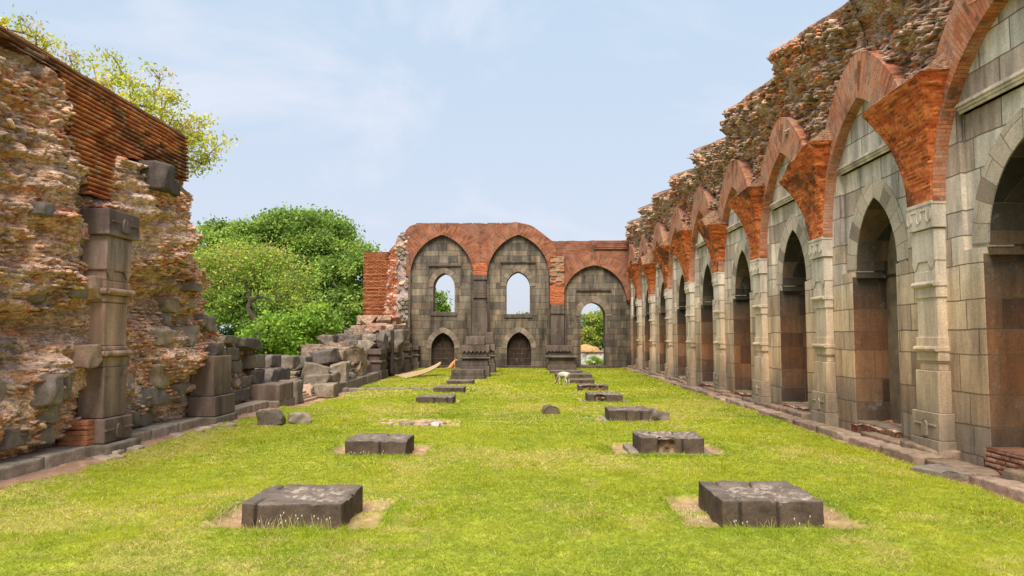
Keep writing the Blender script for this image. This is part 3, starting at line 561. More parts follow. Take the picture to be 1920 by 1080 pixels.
    pier(-2.58, -1.88, [(4.58, 4.85, .26, .02), (4.2, 4.58, .2, 0), (3.85, 4.2, .22, 0), (3.62, 3.72, .27, .03), (3.30, 3.62, .2, 0), (3.72, 3.85, .22, .01), (3.12, 3.3, .24, .02), (1.7, 3.12, .3, .05), (-.1, 1.7, .34, .08)], STN_B)
    pier(1.47, 2.16, [(2.95, 3.28, .26, .0), (1.13, 2.8, .24, 0), (2.8, 2.95, .3, .03), (-.1, 1.13, .3, .05)], STN_B)
    m = MB(); 
    for x in (1.36, 2.24): m.box(x-.03, x+.03, Y0-.12, Y0, .9, 5.0)
    for x in (-2.7, -1.76): m.box(x-.03, x+.03, Y0-.1, Y0, .2, 5.0)
    m.box(-5.99, -5.86, Y0-.2, Y0+.5, 0, 6.0); m.build('corner_shaft', STN_B, BW, .01)
    # broken brick pier between the second and third arch, and brick above first pier
    for x0, x1, z0, z1, sd_, rag in ((1.42, 2.17, 3.285, 5.84, 3, 1), (-2.58, -1.88, 4.86, 5.5, 4, 0)):
        U, Vv = np.meshgrid(np.arange(x0, x1+.01, .022), np.arange(z0, z1, .016), indexing='ij'); idv, mj, _ = bricks(U, Vv, .2, .062, sd_)
        br = ss(4.2, 4.35, Vv)*rag; dep = .22+.02*idv*(1-br)+br*(.12*(bricks(U, Vv, .45, .125, 8)[0])-.03)-.02*(1-mj)+.03*fbm(U*4, Vv*4, 0, 5)*br
        col = (np.array([.32, .085, .035])+(np.array([.44, .14, .06])-np.array([.32, .085, .035]))*idv[..., None]); tn = np.array([.30, .2, .12]); b3 = (br*(idv > .35))[..., None]; col = (col*(1-b3)+tn*b3)*(.4+.6*mj[..., None])
        grid('brick_pier', np.stack([U, Y0-dep, Vv], -1), VCB, BW, col, back=(0, .35, 0))
    m = MB(); rg = random.Random(5)
    for i in range(5): m.box(3.66+.1*rg.random()+i*.03, 5.45, Y0-.22-.02*(i % 2), Y0, 6.18+i*.095, 6.26+i*.095)
    m.build('coping_courses', BRK_B, BW, .01)
    for i in range(9): rock('coping_stone', -5.6+i*.75, -4.9+i*.75, Y0-.1, Y0+.8, 7.47 if i < 8 else 7.1, 7.6 if i < 8 else 7.3, VCS, BW, 60+i, 2, .08, col=(.17, .115, .08), n=6) if i < 7 else None
    # ragged left edge of stones and brick core
    X, Z = np.meshgrid(np.arange(-8.7, -5.9, .03), np.arange(0, 7.45, .03), indexing='ij'); edge = np.interp(Z, [0, 2.3, 2.75, 3.1, 5.0, 6.11, 6.46, 7.06, 7.1, 7.4], [-7.0, -7.1, -7.35, -7.3, -7.15, -7.05, -6.77, -6.45, -6.2, -6.0])
    d1, gap, idv = worley(X*3.4, Z*4.6, 5); dd, g2, id2 = worley(X*5, Z*13, 6); inner = ss(-6.75, -6.5, X+.15*fbm(X*0, Z*2, 0, 5))
    dep = Y0-.05+.25*(1-inner)+.15*fbm(X*2, Z*2, 0, 7)-inner*.12*(idv > .3)*ss(.03, .15, gap)-.05*(1-inner)*ss(.05, .15, g2)
    col = palette(idv, [(GRY, .4+0*X), (np.array([.22, .18, .13]), .45+0*X), (TAN*.7, .15+0*X)])*inner[..., None]+(1-inner[..., None])*palette(id2, [(np.array([.36, .12, .06]), .7+0*X), (TAN*.7, .2+0*X), (DRK, .1+0*X)])
    col = col*(.7+.3*ss(.02, .1, np.where(inner > .5, gap, g2)))[..., None]; jn = .12*(vn(X*0, Z*8, 0, 4)-.5)
    grid('ragged_edge', np.stack([X, dep, Z], -1), VC, BW, col, mask=(X > edge+jn) & (X < -5.95), back=(0, 1.0, 0))
    # brick turret stub, half octagon, coursed
    path = np.array([(-8.55, 40.4), (-8.48, 39.2), (-8.3, 39.0), (-7.4, 39.0), (-7.2, 38.95), (-6.75, 38.75)]); seg = np.r_[0, np.cumsum(np.hypot(*np.diff(path, axis=0).T))]; uu = np.arange(0, seg[-1], .03); zz = np.arange(2.3, 6.13, .0125)
    U, Z = np.meshgrid(uu, zz, indexing='ij'); px = np.interp(U, seg, path[:, 0]); py = np.interp(U, seg, path[:, 1]); idv, mj, row = bricks(U, Z, .26, .075, 12, gap=.3)
    off = (mj*.05+.02*idv+.02*fbm(U*3, Z*3, 0, 3)); off = off+.04*(vn(U*0, Z*11, 0, 9)-.5); nx = -ss(1.6, 1.0, U); 
    col = (np.array([.28, .085, .035])+(np.array([.46, .17, .07])-np.array([.28, .085, .035]))*idv[..., None])*(.25+.75*mj[..., None]); dk = ss(.1, .5, fbm(U*1.5, Z, 0, 15))[..., None]; col = col*(1-.6*dk)
    grid('brick_turret', np.stack([px+nx*off, py-off, Z], -1), VCB, BW, col, back=(.3, .7, 0)); MB().box(-8.35, -6.2, 39.2, 40.4, 0, 6.05).build('turret_core', BRK_B, BW)
backwall()
# ================================================================ pedestals and slabs
def slab(name, x0, x1, y0, y1, top, label, seed, joints=(), foot=None, gapx=None, mortar=.5, h0=-.14, tone=1.):
    n = 84 if y0 < 11 else (56 if y0 < 19 else 30); V, F = cubeshell(x1-x0, y1-y0, top-h0, n); jw = .9*(x1-x0)/n+.002; cx, cy = (x0+x1)/2, (y0+y1)/2; P = V+np.array([cx, cy, h0]); o = seed*2.3
    hw, hd = (x1-x0)/2, (y1-y0)/2; ux, uy = (P[:, 0]-cx)/hw, (P[:, 1]-cy)/hd; topm = ss(top-.02, top-.005, P[:, 2])
    core = ss(.95, .6, np.maximum(np.abs(ux), np.abs(uy))+.45*fbm(P[:, 0]*3+o, P[:, 1]*3, 0, seed, 3))*mortar*2; core = np.clip(core, 0, 1)*topm
    wd, wg, wi = worley(P[:, 0]*13+o, P[:, 1]*13, seed+6); P[:, 2] += topm*(-.028*core+core*(.022*(wi-.4)*ss(0, .12, wg)+.02*fbm(P[:, 0]*11, P[:, 1]*11, 0, seed+1, 4))+.006*fbm(P[:, 0]*4, P[:, 1]*4, 0, seed+2))
    jm = np.zeros(len(P))
    for j in joints: jm = np.maximum(jm, g_(P[:, 0], x0+j*(x1-x0)+.01*fbm(P[:, 2]*9, j*5, 0, 3), jw)*((np.abs(uy) > .45)))
    jm = np.maximum(jm, g_(P[:, 1], cy+.1*hd, jw)*(np.abs(ux) > .55))
    P[:, 1] -= np.sign(uy)*.035*jm*(np.abs(uy) > .9); P[:, 0] -= np.sign(ux)*.03*jm*(np.abs(ux) > .95); P[:, 2] -= topm*.035*jm
    for a in range(3): P[:, a] += .004*fbm(P[:, 0]*7+o, P[:, 1]*7, P[:, 2]*7, seed+a, 3)
    ed = ss(.93, 1., np.abs(ux))*ss(.93, 1., np.abs(uy)); P[:, 0] -= np.sign(ux)*.02*ed*vn(P[:, 2]*9, seed); brk = ss(.1, .5, fbm(P[:, 0]*5, P[:, 1]*5, 0, seed+9))*topm*(np.maximum(np.abs(ux), np.abs(uy)) > .93); P[:, 2] -= .03*brk
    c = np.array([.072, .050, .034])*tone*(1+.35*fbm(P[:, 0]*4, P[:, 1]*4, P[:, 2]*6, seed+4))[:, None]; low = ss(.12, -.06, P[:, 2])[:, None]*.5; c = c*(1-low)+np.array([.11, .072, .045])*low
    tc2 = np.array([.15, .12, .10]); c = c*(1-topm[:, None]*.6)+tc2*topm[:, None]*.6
    mc = palette(np.clip(.35*wi+.65*vn(P[:, 0]*24, P[:, 1]*24, 0, seed+5), 0, 1), [(np.array([.27, .225, .19]), .42+0*ux), (np.array([.15, .115, .09]), .52+0*ux), (np.array([.30, .19, .13]), .06+0*ux)]); k = (core*.85)[:, None]; c = c*(1-k)+mc*k; c = c*(1-.6*jm[:, None])
    if gapx:                      # block fallen out of the front: hollow with mortar core
        g = ss(.0, .02, P[:, 0]-(x0+gapx[0]*(x1-x0)))*ss(.0, .02, x0+gapx[1]*(x1-x0)-P[:, 0])*(uy < -.88)*ss(top+.03, top-.02, P[:, 2]); P[:, 1] += g*(.12+.06*fbm(P[:, 0]*12, P[:, 2]*12, 0, seed)); c = c*(1-g[:, None])+np.array([.24, .15, .08])*(.8+.8*fbm(P[:, 0]*14, P[:, 2]*14, 0, seed+1))[:, None]*g[:, None]
    t = thing('low_pedestal', label, 'column base', (cx, cy, 0), 'stone column bases set in two rows on the lawn')
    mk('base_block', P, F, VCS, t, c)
    if foot:
        fx0, fx1, fy0, fy1, ft = foot; rock('footing_slab', fx0, fx1, fy0, fy1, -.16, ft, VCS, t, seed+70, 1, .015, n=16, col=(.20, .155, .12))
    return t
slab('s', *SLABS[0][:5], 'nearest column base of the left row, with dry grass stalks before it', 11, (.14,))
slab('s', *SLABS[1][:5], 'second column base of the left row, plain dark block with one upright crack', 12, (.57,), mortar=.35)
slab('s', *SLABS[2][:5], 'left row column base of three joined blocks, just past the bare rubble patch', 13, (.5, .85), mortar=.3)
slab('s', *SLABS[3][:5], 'low column base in the left row whose long front shows one upright joint', 14, (.6,), mortar=.3)
slab('s', *SLABS[4][:5], 'small low column base in the left row just before the carved square plinth', 15, (.45,), mortar=.2)
slab('s', *SLABS[5][:5], 'nearest column base of the right row, three upright joints and a crumbled pale top', 16, (.18, .55), mortar=.7)
slab('s', *SLABS[6][:5], 'second column base of the right row, a block missing from its front', 17, (.28, .66), (1.50, 2.62, 10.08, 11.2, .0), (.28, .56), mortar=.7)
slab('s', *SLABS[7][:5], 'third column base of the right row, with a split boulder at its side', 18, (.42, .78), (1.56, 2.72, 14.15, 15.2, -.02), mortar=.3)
slab('s', *SLABS[8][:5], 'column base in the right row with a rubble filled gap near its left front corner', 19, (.2, .5), (1.54, 2.66, 18.3, 19.4, -.02), (.2, .5), mortar=.6)
slab('s', *SLABS[9][:5], 'crumbling right row column base with rubble showing all along its front', 20, (), None, (.1, .85), mortar=.9)
slab('s', *SLABS[10][:5], 'low plain column base directly beside the grazing goat', 21, (.5,), mortar=.1)
slab('s', *SLABS[11][:5], 'wide low column base just behind the goat', 22, (.3, .7), mortar=.1)
slab('s', *SLABS[12][:5], 'thin flat column base in front of the right hand carved pedestal', 23, (.5,), mortar=.1)
r = rock('boulder', 2.40, 2.72, 14.2, 14.75, -.08, .19, VCS, None, 77, 7, .06, rot=.3, tilt=.35, col=(.17, .13, .10)); tag(r, 'split mottled boulder leaning against the third base of the right row', 'boulder')
r = rock('boulder', -4.80, -4.36, 13.3, 13.65, -.05, .25, VCS, None, 31, 3, .05, rot=.1, col=(.11, .085, .065)); tag(r, 'squared dark boulder on the lawn near the left wall', 'boulder')
r = rock('boulder', -4.36, -3.98, 13.65, 14.0, -.06, .19, VCS, None, 35, 9, .06, rot=.4, col=(.26, .21, .16)); tag(r, 'pale rounded boulder on the lawn beside the squared dark one', 'boulder')
def wedge():
    m = MB(); P = [(-.19, -.05), (-.145, .11), (-.10, .155), (0, .17), (.10, .15), (.13, .12), (.20, -.05)]; m.prism([P], XZ, -.14, .14); o = m.build('boulder', m_plain('mossy_dark_stone', (.11, .085, .06), .35, 5, .5, 14), None, .02, loc=(0, 0, 0)); o.location = (.58, 15.6, -.01); o.rotation_euler = (0, 0, .15)
    tag(o, 'dark trapezoid stone standing alone in the middle of the lawn', 'boulder')
wedge()
def patch():
    t = thing('ruined_base', 'flush remains of a column base, pinkish rubble stones in bare earth', 'ruined base', (-2, 14, 0)); rg = random.Random(6)
    for i in range(17):
        x, y = rg.uniform(-2.65, -1.35), rg.uniform(13.65, 14.3); w = rg.uniform(.1, .35); rock('rubble_stone', x-w/2, x+w/2, y-w*.3, y+w*.3, -.1, -.02+rg.uniform(0, .05), VCS, t, 500+i, 4, .06, rg.uniform(0, 3), n=6, col=rg.choice([(.36, .24, .17), (.42, .33, .27), (.24, .18, .14)]))
patch()
def dado(name, label, x0, x1, y0, y1, lv, group=None, carve=True, extra=None):
    t = thing(name, label, 'pedestal', ((x0+x1)/2, (y0+y1)/2, 0), group)
    for i, (nm_, z0, z1, e, rnd) in enumerate(lv):
        m = MB().box(x0-e, x1+e, y0-e, y1+e, z0, z1-.004)
        if rnd:
            zc = (z0+z1)/2; r = (z1-z0)*.5
            m.tube([(x0-e, y0-e, zc), (x1+e, y0-e, zc)], [r, r], 8); m.tube([(x1+e, y0-e, zc), (x1+e, y1+e, zc)], [r, r], 8); m.tube([(x0-e, y0-e, zc), (x0-e, y1+e, zc)], [r, r], 8)
        if nm_ == 'cornice' and carve:
            k = int((x1-x0+2*e)/.16)
            for j in range(k):
                c = x0-e+(j+.5)*(x1-x0+2*e)/k; m.prism([[(c-.05, z0+.02)]+[(c-.05*math.cos(q), z0-.05*math.sin(q)) for q in np.linspace(0, math.pi, 6)]+[(c+.05, z0+.02)]], XZ, y0-e-.012, y0-e+.04)
        if nm_ == 'plinth' and carve:
            for j in range(4): c = x0-e+(j+.5)*(x1-x0+2*e)/4; m.box(c-.11, c+.11, y0-e-.015, y0, z1-.14, z1-.09)
        m.build(nm_, BASALT, t, .014)
    if extra: extra(t)
    return t
G = 'carved stone pedestals standing on the lawn before the end wall'
dado('carved_plinth', 'carved square plinth block standing in front of the left pedestal', -2.72, -1.48, 28.05, 29.2, [('base', -.1, .13, .04, 0), ('plinth', .13, .35, 0, 0)], G)
def top1(t):
    rock('cap_block', -2.28, -1.53, 28.15+1.6, 28.9+1.6, 1.28, 1.62, BASALT, t, 91, 0, .02); 
dado('column_pedestal', 'tall carved pedestal with a square block on top, front one at left of centre', -2.42, -1.42, 29.7, 30.7, [('base', -.1, .45, .08, 0), ('shaft', .45, .72, .02, 0), ('roll', .72, .80, .08, 1), ('shaft', .80, 1.03, .0, 0), ('cornice', 1.03, 1.27, .08, 0)], G, extra=top1)
def top2(t): rock('cap_block', -2.0, -1.3, 33.5, 34.2, 1.30, 1.82, BASALT, t, 92, 0, .02)
dado('column_pedestal', 'carved pedestal half hidden behind the front pedestal at left of centre', -2.30, -1.32, 33.2, 34.2, [('base', -.1, .45, .08, 0), ('shaft', .45, .72, .02, 0), ('roll', .72, .80, .08, 1), ('shaft', .80, 1.03, .0, 0), ('cornice', 1.03, 1.30, .08, 0)], G, extra=top2)
dado('column_pedestal', 'broad carved pedestal with a rolled top standing behind the goat at right', 1.25, 2.50, 35.4, 36.6, [('base', -.1, .30, .06, 0), ('shaft', .30, .52, -.02, 0), ('roll', .60, .70, .1, 1), ('cornice', .52, .60, .04, 0)], G, carve=False)
dado('wall_pedestal', 'taller pedestal against the end wall below the blank pier beside the doorway', 1.22, 2.48, 37.4, 38.1, [('base', -.1, .62, .0, 0), ('shaft', .62, .9, -.04, 0), ('cornice', .9, 1.18, .06, 0)], G)
# ================================================================ LEFT: rubble wall
LW = thing('rubble_wall', 'tall broken wall of brick and rubble masonry with a coursed red brick top', 'ruined wall', (-6.2, 10.5, 0))
LEND = ([.1, .9, 1.7, 2.2, 2.64, 2.87, 3.43, 3.84, 4.42, 4.96, 5.3], [14.45, 14.33, 14.35, 14.0, 13.9, 13.2, 13.0, 13.15, 12.7, 12.55, 12.5])
def leftX(Y, Z):
    w = fbm(Y*.8, Z*.8, 0, 101, 3); big = fbm(Y*1.1+.3*w, Z*1.6, 0, 102, 4); lay = fbm(Y*.8, Z*5.5+.8*w, 0, 103, 4); rid = 1-np.abs(fbm(Y*1.7, Z*4+w, 0, 104, 4))*2
    d1, gap, idv = worley(Y*3.3+.5*w, Z*6.5+.4*big, 105); d2, g2, id2 = worley(Y*9, Z*20, 106)
    hi = ss(3.0, 3.6, Z); X = -5.98+.36*big+.13*lay+.06*rid+.10*ss(4.6, 3.6, Z)*ss(9.9, 10.6, Y)*ss(3.0, 3.4, Z)
    X = X+.26*g_(Z, 2.25, .3)*ss(10, 9.2, Y)+.16*g_(Z, 2.9, .3)-.34*g_(Z, 1.72, .16)*ss(9.8, 9.0, Y)-.16*ss(.5, .15, Z)+.12*g_(Z, 1.0, .4)
    X = X-.42*g_(Z, 2.15, .3)*g_(Y, 11.4, .9)+.22*g_(Z, 3.35, .25)*g_(Y, 12.2, .9)-.28*g_(Z, 1.75, .35)*g_(Y, 11.0, .5)
    yy, zq = Y+.10*w+.03*fbm(Y*5, Z*5, 0, 107), Z+.10*fbm(Y*.9, Z*.7, 0, 108)+.02*fbm(Y*6, Z*2, 0, 109)
    ia, ma, _ = bricks(yy, zq, .44, .125, 110, gap=.22); ib, mb_, _ = bricks(yy, zq, .17, .048, 111, gap=.3); soft = ss(.0, .3, fbm(Y*1.2, Z*1.6, 0, 112)); kb = 1-.75*soft
    X = X+.15*(ia-.5)*ma*(1-.4*soft)+(.055*(ib-.5)-.035*(1-mb_))*kb+.07*(idv-.4)*ss(.02, .12, gap)+.03*fbm(Y*9, Z*9, 0, 113, 3)
    g2 = np.where(soft < .5, mb_*.13, g2); id2 = np.where(soft < .5, ib, id2)
    pz = ss(9.2, 9.5, Y)*ss(10.8, 10.5, Y)*(Z < 3.4); X = X*(1-pz)+np.clip(X, -6.1, -5.78)*pz+.10*ss(12.8, 14, Y)*ss(2.8, 2, Z)
    return X, big, lay, gap, idv, g2, id2
def leftwall():
    Y, Z = np.meshgrid(np.arange(6.6, 14.6, .021), np.arange(.12, 5.12, .0195), indexing='ij'); X, big, lay, gap, idv, g2, id2 = leftX(Y, Z)
    inb = ss(9.05, 9.3, Y)*ss(0, .12, Z-np.interp(Y, [9.0, 9.3, 9.62, 10.25, 10.35, 12.7], [4.7, 3.95, 3.5, 3.5, 4.15, 4.25])); X = X*(1-inb)+np.minimum(X, -5.98)*inb
    end = np.interp(Z, *LEND)+.10*fbm(Z*6, 1.3, 0, 5, 3); rnd = np.clip((Y-(end-.3))/.3, 0, 1); X = X-.25*rnd**2
    red = np.clip(.15+.5*ss(-.1, .3, lay)+.25*(Z > 3), 0, 1); n = fbm(Y*1.3, Z*2.1, 0, 111, 4)
    col = palette(id2, [(TAN, .50+.3*ss(0, .3, n)), (ORG, .32+.25*ss(.1, -.3, n)), (BRK, red*.26), (PAL, .24+.2*ss(.1, .4, big)), (GRY*1.5, .13+0*Z), (DRK*1.3, .06+0*Z)])
    st = palette(idv, [(GRY*1.3, .08+0*Z), (PAL*.9, .18+0*Z), (TAN, .34+0*Z), (ORG*.95, .34+0*Z), (BRK*.85, .1+0*Z)]); col = col*.58+st*.42
    col = col*(.88+.12*ss(.0, .12, g2))[..., None]  # darker between stones: joint tone with crease shade painted in
    lich = ss(.2, .5, fbm(Y*2, Z*2, 0, 112, 5)+.15*(Z > 3.2))[..., None]; col = col*(1-.55*lich)+np.array([.27, .20, .165])*.55*lich
    grid('rubble_face', np.stack([X, Y, Z], -1), VC, LW, col, mask=Y < end, back=(-1.6, 0, 0))
    rg = np.random.default_rng(8); N = 9000; iy = rg.integers(2, Y.shape[0]-2, N); iz = rg.integers(2, Y.shape[1]-2, N); P = np.stack([X[iy, iz], Y[iy, iz], Z[iy, iz]], -1)
    w_ = .08*fbm(P[:, 1]*.9, P[:, 2]*.9, 0, 92); P[:, 2] = np.round((P[:, 2]+w_)/.058)*.058-w_; k = (P[:, 1] < np.interp(P[:, 2], *LEND)-.05) & (fbm(P[:, 1]*1.3, P[:, 2]*2.6, 0, 93) > .06-.12*(P[:, 2] > 3)) & ~((P[:, 1] > 9.1) & (P[:, 2] > np.interp(P[:, 1], [9.1, 9.3, 9.62, 10.25, 10.35, 12.7], [4.6, 3.9, 3.45, 3.45, 4.1, 4.2]))); P = P[k]; n = len(P); L = rg.uniform(.025, .075, n); rc = rg.random(n)
    cc = np.where((rc < .24)[:, None], BRK, np.where((rc < .50)[:, None], ORG, np.where((rc < .86)[:, None], TAN, np.where((rc < .92)[:, None], PAL*.85, GRY))))*(.65+.6*rg.random(n))[:, None]
    chips('broken_bricks', LW, P, 1, L, rg.uniform(.008, .015, n), rg.uniform(.02, .045, n), cc, VCS, rg)
    # coursed brick top
    Y, Z = np.meshgrid(np.arange(6.6, 12.66, .03), np.arange(3.4, 5.16, .0105), indexing='ij'); course = .064
    lowb = np.interp(Y, [6.5, 9.0, 9.2, 9.3, 9.62, 9.65, 10.25, 10.3, 10.9, 12.7], [4.97, 4.95, 4.6, 3.95, 3.75, 3.5, 3.52, 4.15, 4.28, 4.30])+.06*fbm(Y*3, 3.3, 0, 6)
    zz = Z+.012*vn(Y*1.3, Z*0, 0, 7); row = np.floor(zz/course); idv, mj, r2 = bricks(Y, zz, .21, course, 33, gap=.1); fv = zz/course-row; mj = np.clip(np.minimum(fv*1.2, 1-fv)/.34, 0, 1); d3 = fbm(Y*2.2, Z*2.2, 0, 120)
    X = -5.80-.06*(Z-3.4)/1.7-.085*(1-mj)+.014*(idv-.5)+.02*d3; X = np.where(Z > 5.08, X-(Z-5.08)*1.2, X)
    c0, c1 = np.array([.42, .115, .045]), np.array([.66, .26, .11]); col = (c0+(c1-c0)*idv[..., None])*(.55+.45*ss(.1, .8, mj)[..., None]); dk = np.clip(ss(.0, .4, fbm(Y*1.2, Z*2.4, 0, 121)+.25*g_(Z, 4.6, .45)-.1)+(r2 > .85)*.5, 0, 1)[..., None]; col = col*(1-.72*dk)+np.array([.04, .03, .025])*.72*dk  # joint rows darker: shadow of the raked joints painted into the colour
    pl = ss(.75, .8, vn(Y*14, Z*14, 0, 9))[..., None]*.5; col = col*(1-pl)+np.array([.45, .36, .28])*pl
    cp = ss(5.02, 5.06, Z)[..., None]; col = col*(1-cp)+np.array([.30, .14, .08])*cp
    grid('coursed_brickwork', np.stack([X, Y, Z], -1), VCB, LW, col, mask=(Z > lowb) & (Y < 12.6+.03*vn(Z*0, row, 0, 3)), back=(-.7, 0, 0))
    MB().box(-8.4, -6.35, 6.6, 12.3, 5.0, 5.14).build('wall_top', m_plain('lichen_wall_top', (.24, .15, .10), .4, 3, .5, 20), LW, .03)
    # dark stones built into the rubble
    ST = [(8.74, 2.29, 9.15, 2.02), (8.08, 1.9, 8.19, 1.75), (8.09, 1.73, 8.21, 1.6), (8.16, 1.86, 8.43, 1.76), (7.9, 1.47, 8.96, 1.22), (8.62, 1.15, 9.0, .8), (9.03, 1.13, 9.3, .83), (8.0, 1.13, 8.49, .84), (8.72, .82, 9.05, .57), (9.03, .8, 9.3, .59), (8.88, .5, 9.18, .3), (9.2, 2.34, 9.5, 2.1),
     (13.19, 2.66, 13.79, 2.33), (12.5, 2.54, 13.15, 2.40), (12.24, 2.24, 12.7, 2.02), (12.72, 2.29, 13.1, 2.12), (12.21, 1.98, 12.6, 1.75), (12.75, 2.08, 13.4, 1.78), (13.4, 1.98, 14.0, 1.69), (12.72, 1.79, 13.35, 1.46), (11.58, 1.71, 12.35, 1.48), (10.85, 1.57, 11.28, 1.43), (10.78, 1.29, 11.3, 1.16), (10.92, 1.1, 11.5, .83), (11.53, 1.16, 12.3, .80), (11.15, .8, 12.1, .51), (12.42, .81, 12.85, .5), (10.75, 2.14, 11.3, 2.0), (10.9, 1.96, 11.3, 1.8), (10.71, 2.42, 11.0, 2.3), (11.0, .45, 12.0, .2), (13.5, 1.5, 14.1, 1.2), (13.6, 1.0, 14.2, .8), (8.2, .55, 8.6, .35), (7.5, 2.8, 7.8, 2.6), (8.5, 3.2, 8.8, 3.05)]
    rg = random.Random(2)
    for i, (a, z1, b, z0) in enumerate(ST):
        x = float(leftX(np.array([(a+b)/2]), np.array([(z0+z1)/2]))[0][0]); p = .09 if i < 12 else .10
        rock('stone_block', x-.40, x+p-.02, a, b, z0, z1, VCS, LW, 600+i, rg.choice([4, 5, 6]), .05, rg.uniform(-.3, .3), 0, 9, rg.choice([(.19, .155, .135), (.24, .195, .165), (.22, .17, .14), (.33, .25, .18)]))
    rock('projecting_stone', -6.1, -5.46, 10.95, 11.35, 3.85, 4.28, VCS, LW, 700, 2, .02, .1, 0, 9, (.085, .065, .055)); rock('projecting_stone', -6.0, -5.50, 11.36, 11.62, 3.86, 4.08, VCS, LW, 701, 1, .02, 0, 0, 9, (.09, .07, .06))
leftwall()
def lpil(name, label_, y0, y1, lv, xb=-5.9, rough=()):
    m = MB(); n = MB()
    for z0, z1, x, e, kind in lv:
        (m if kind == 0 else n).box(xb, x, y0-e, y1+e, z0, z1-.003)
        if kind == 2: zc = (z0+z1)/2; n.tube([(x, y0-e, zc), (x, y1+e, zc)], [(z1-z0)/2]*2, 10); n.tube([(x, y0-e, zc), (x-.2, y0-e, zc)], [(z1-z0)/2]*2, 10)
    o = m.build('pilaster', LPIL, LW, .015); n.build('pilaster_moulding', LPIL, o, .012); return o
def leftpil():
    o = lpil('p', '', 9.74, 10.32, [(.2, .52, -5.49, .06, 0), (.52, 1.20, -5.555, 0, 0), (1.20, 1.34, -5.565, -.0, 1), (1.34, 1.42, -5.535, .02, 2), (1.42, 1.48, -5.56, .0, 1), (1.48, 2.07, -5.58, -.01, 0), (2.07, 2.17, -5.56, .01, 1), (2.17, 2.26, -5.53, .03, 2), (2.26, 2.36, -5.56, .01, 1), (2.36, 2.50, -5.58, -.0, 0), (2.50, 2.97, -5.56, .03, 0), (2.97, 3.32, -5.50, .10, 0)])
    m = MB()
    for z0, z1, x in ((.25, .5, -5.48), (3.04, 3.2, -5.49)):
        for dy in (-.32, .32): m.box(x-.05, x+.012, 10.03+dy*.75-.1, 10.03+dy*.75+.1, z0+.1, z0+.13)
        m.prism([[(9.96, z0)]+[(10.03-.07*math.cos(t), z0+.12+.07*math.sin(t)) for t in np.linspace(0, math.pi, 7)]+[(10.10, z0)]], YZ, x-.05, x+.014)
    for s in (-1, 1):
        m.prism([[(10.03+s*.31, 2.50), (10.03+s*.13, 2.50), (10.03+s*.22, 2.39)]], YZ, -5.60, -5.558); m.prism([[(10.03+s*.28, 1.08), (10.03+s*.12, 1.08), (10.03+s*.2, 1.19)]], YZ, -5.6, -5.545)
    m.build('carved_motif', LPIL, o, .006)
    rock('stone_block', -6.1, -5.56, 9.42, 9.75, 1.20, 1.50, LPIL, LW, 710, 2, .03); rock('stone_block', -6.2, -5.62, 9.5, 9.8, 2.1, 2.4, LPIL, LW, 711, 2, .03)
    lpil('p', '', 13.05, 13.85, [(.2, .55, -5.42, .06, 0), (.55, 1.26, -5.48, 0, 0)])
    rock('pilaster_stub', -6.1, -5.40, 16.35, 17.35, .17, .55, LPIL, LW, 712, 1, .012)
    for i in range(5): rock('brick_course', -6.0, -5.62, 9.5, 9.72, .2+i*.065, .26+i*.065, VCS, LW, 720+i, 1, .06, col=(.40, .16, .08), n=5)
leftpil()
def plinthL():
    t = thing('stone_plinth', 'low dressed stone ledge at the foot of the left rubble wall', 'plinth', (-5.9, 12, 0)); y = 6.4; rg = random.Random(12); i = 0
    while y < 17.9:
        L = rg.uniform(.9, 1.5); L = min(L, 18-y)
        rock('ledge_slab', -6.5, -5.62, y, y+L-.008, -.1, .195+rg.uniform(-.006, .006), VCS, t, 800+i, 0, .006, n=10, col=rg.choice([(.29, .225, .17), (.33, .26, .20), (.26, .205, .155)])); y += L; i += 1
    for a, b in ((9.62, 10.45), (12.95, 13.98), (16.3, 17.5)): rock('ledge_slab', -5.7, -5.40, a, b, -.1, .19, VCS, t, 830+int(a), 0, .006, n=8, col=(.19, .15, .115))
    for i in range(12):
        y = rg.uniform(8.5, 17.5); w = rg.uniform(.12, .34); f = rock('loose_stone', -5.36+rg.uniform(-.1, .12)-w/2, -5.36+w/2+rg.uniform(-.1, .1), y, y+w*1.2, -.05, .07+rg.uniform(0, .04), VCS, None, 850+i, 5, .06, rg.uniform(0, 3), n=6, col=(.36, .27, .20)); tag(f, 'small pale chip of stone lying in the earth along the left ledge', 'stone', 'loose chips of stone along the left ledge')
plinthL()
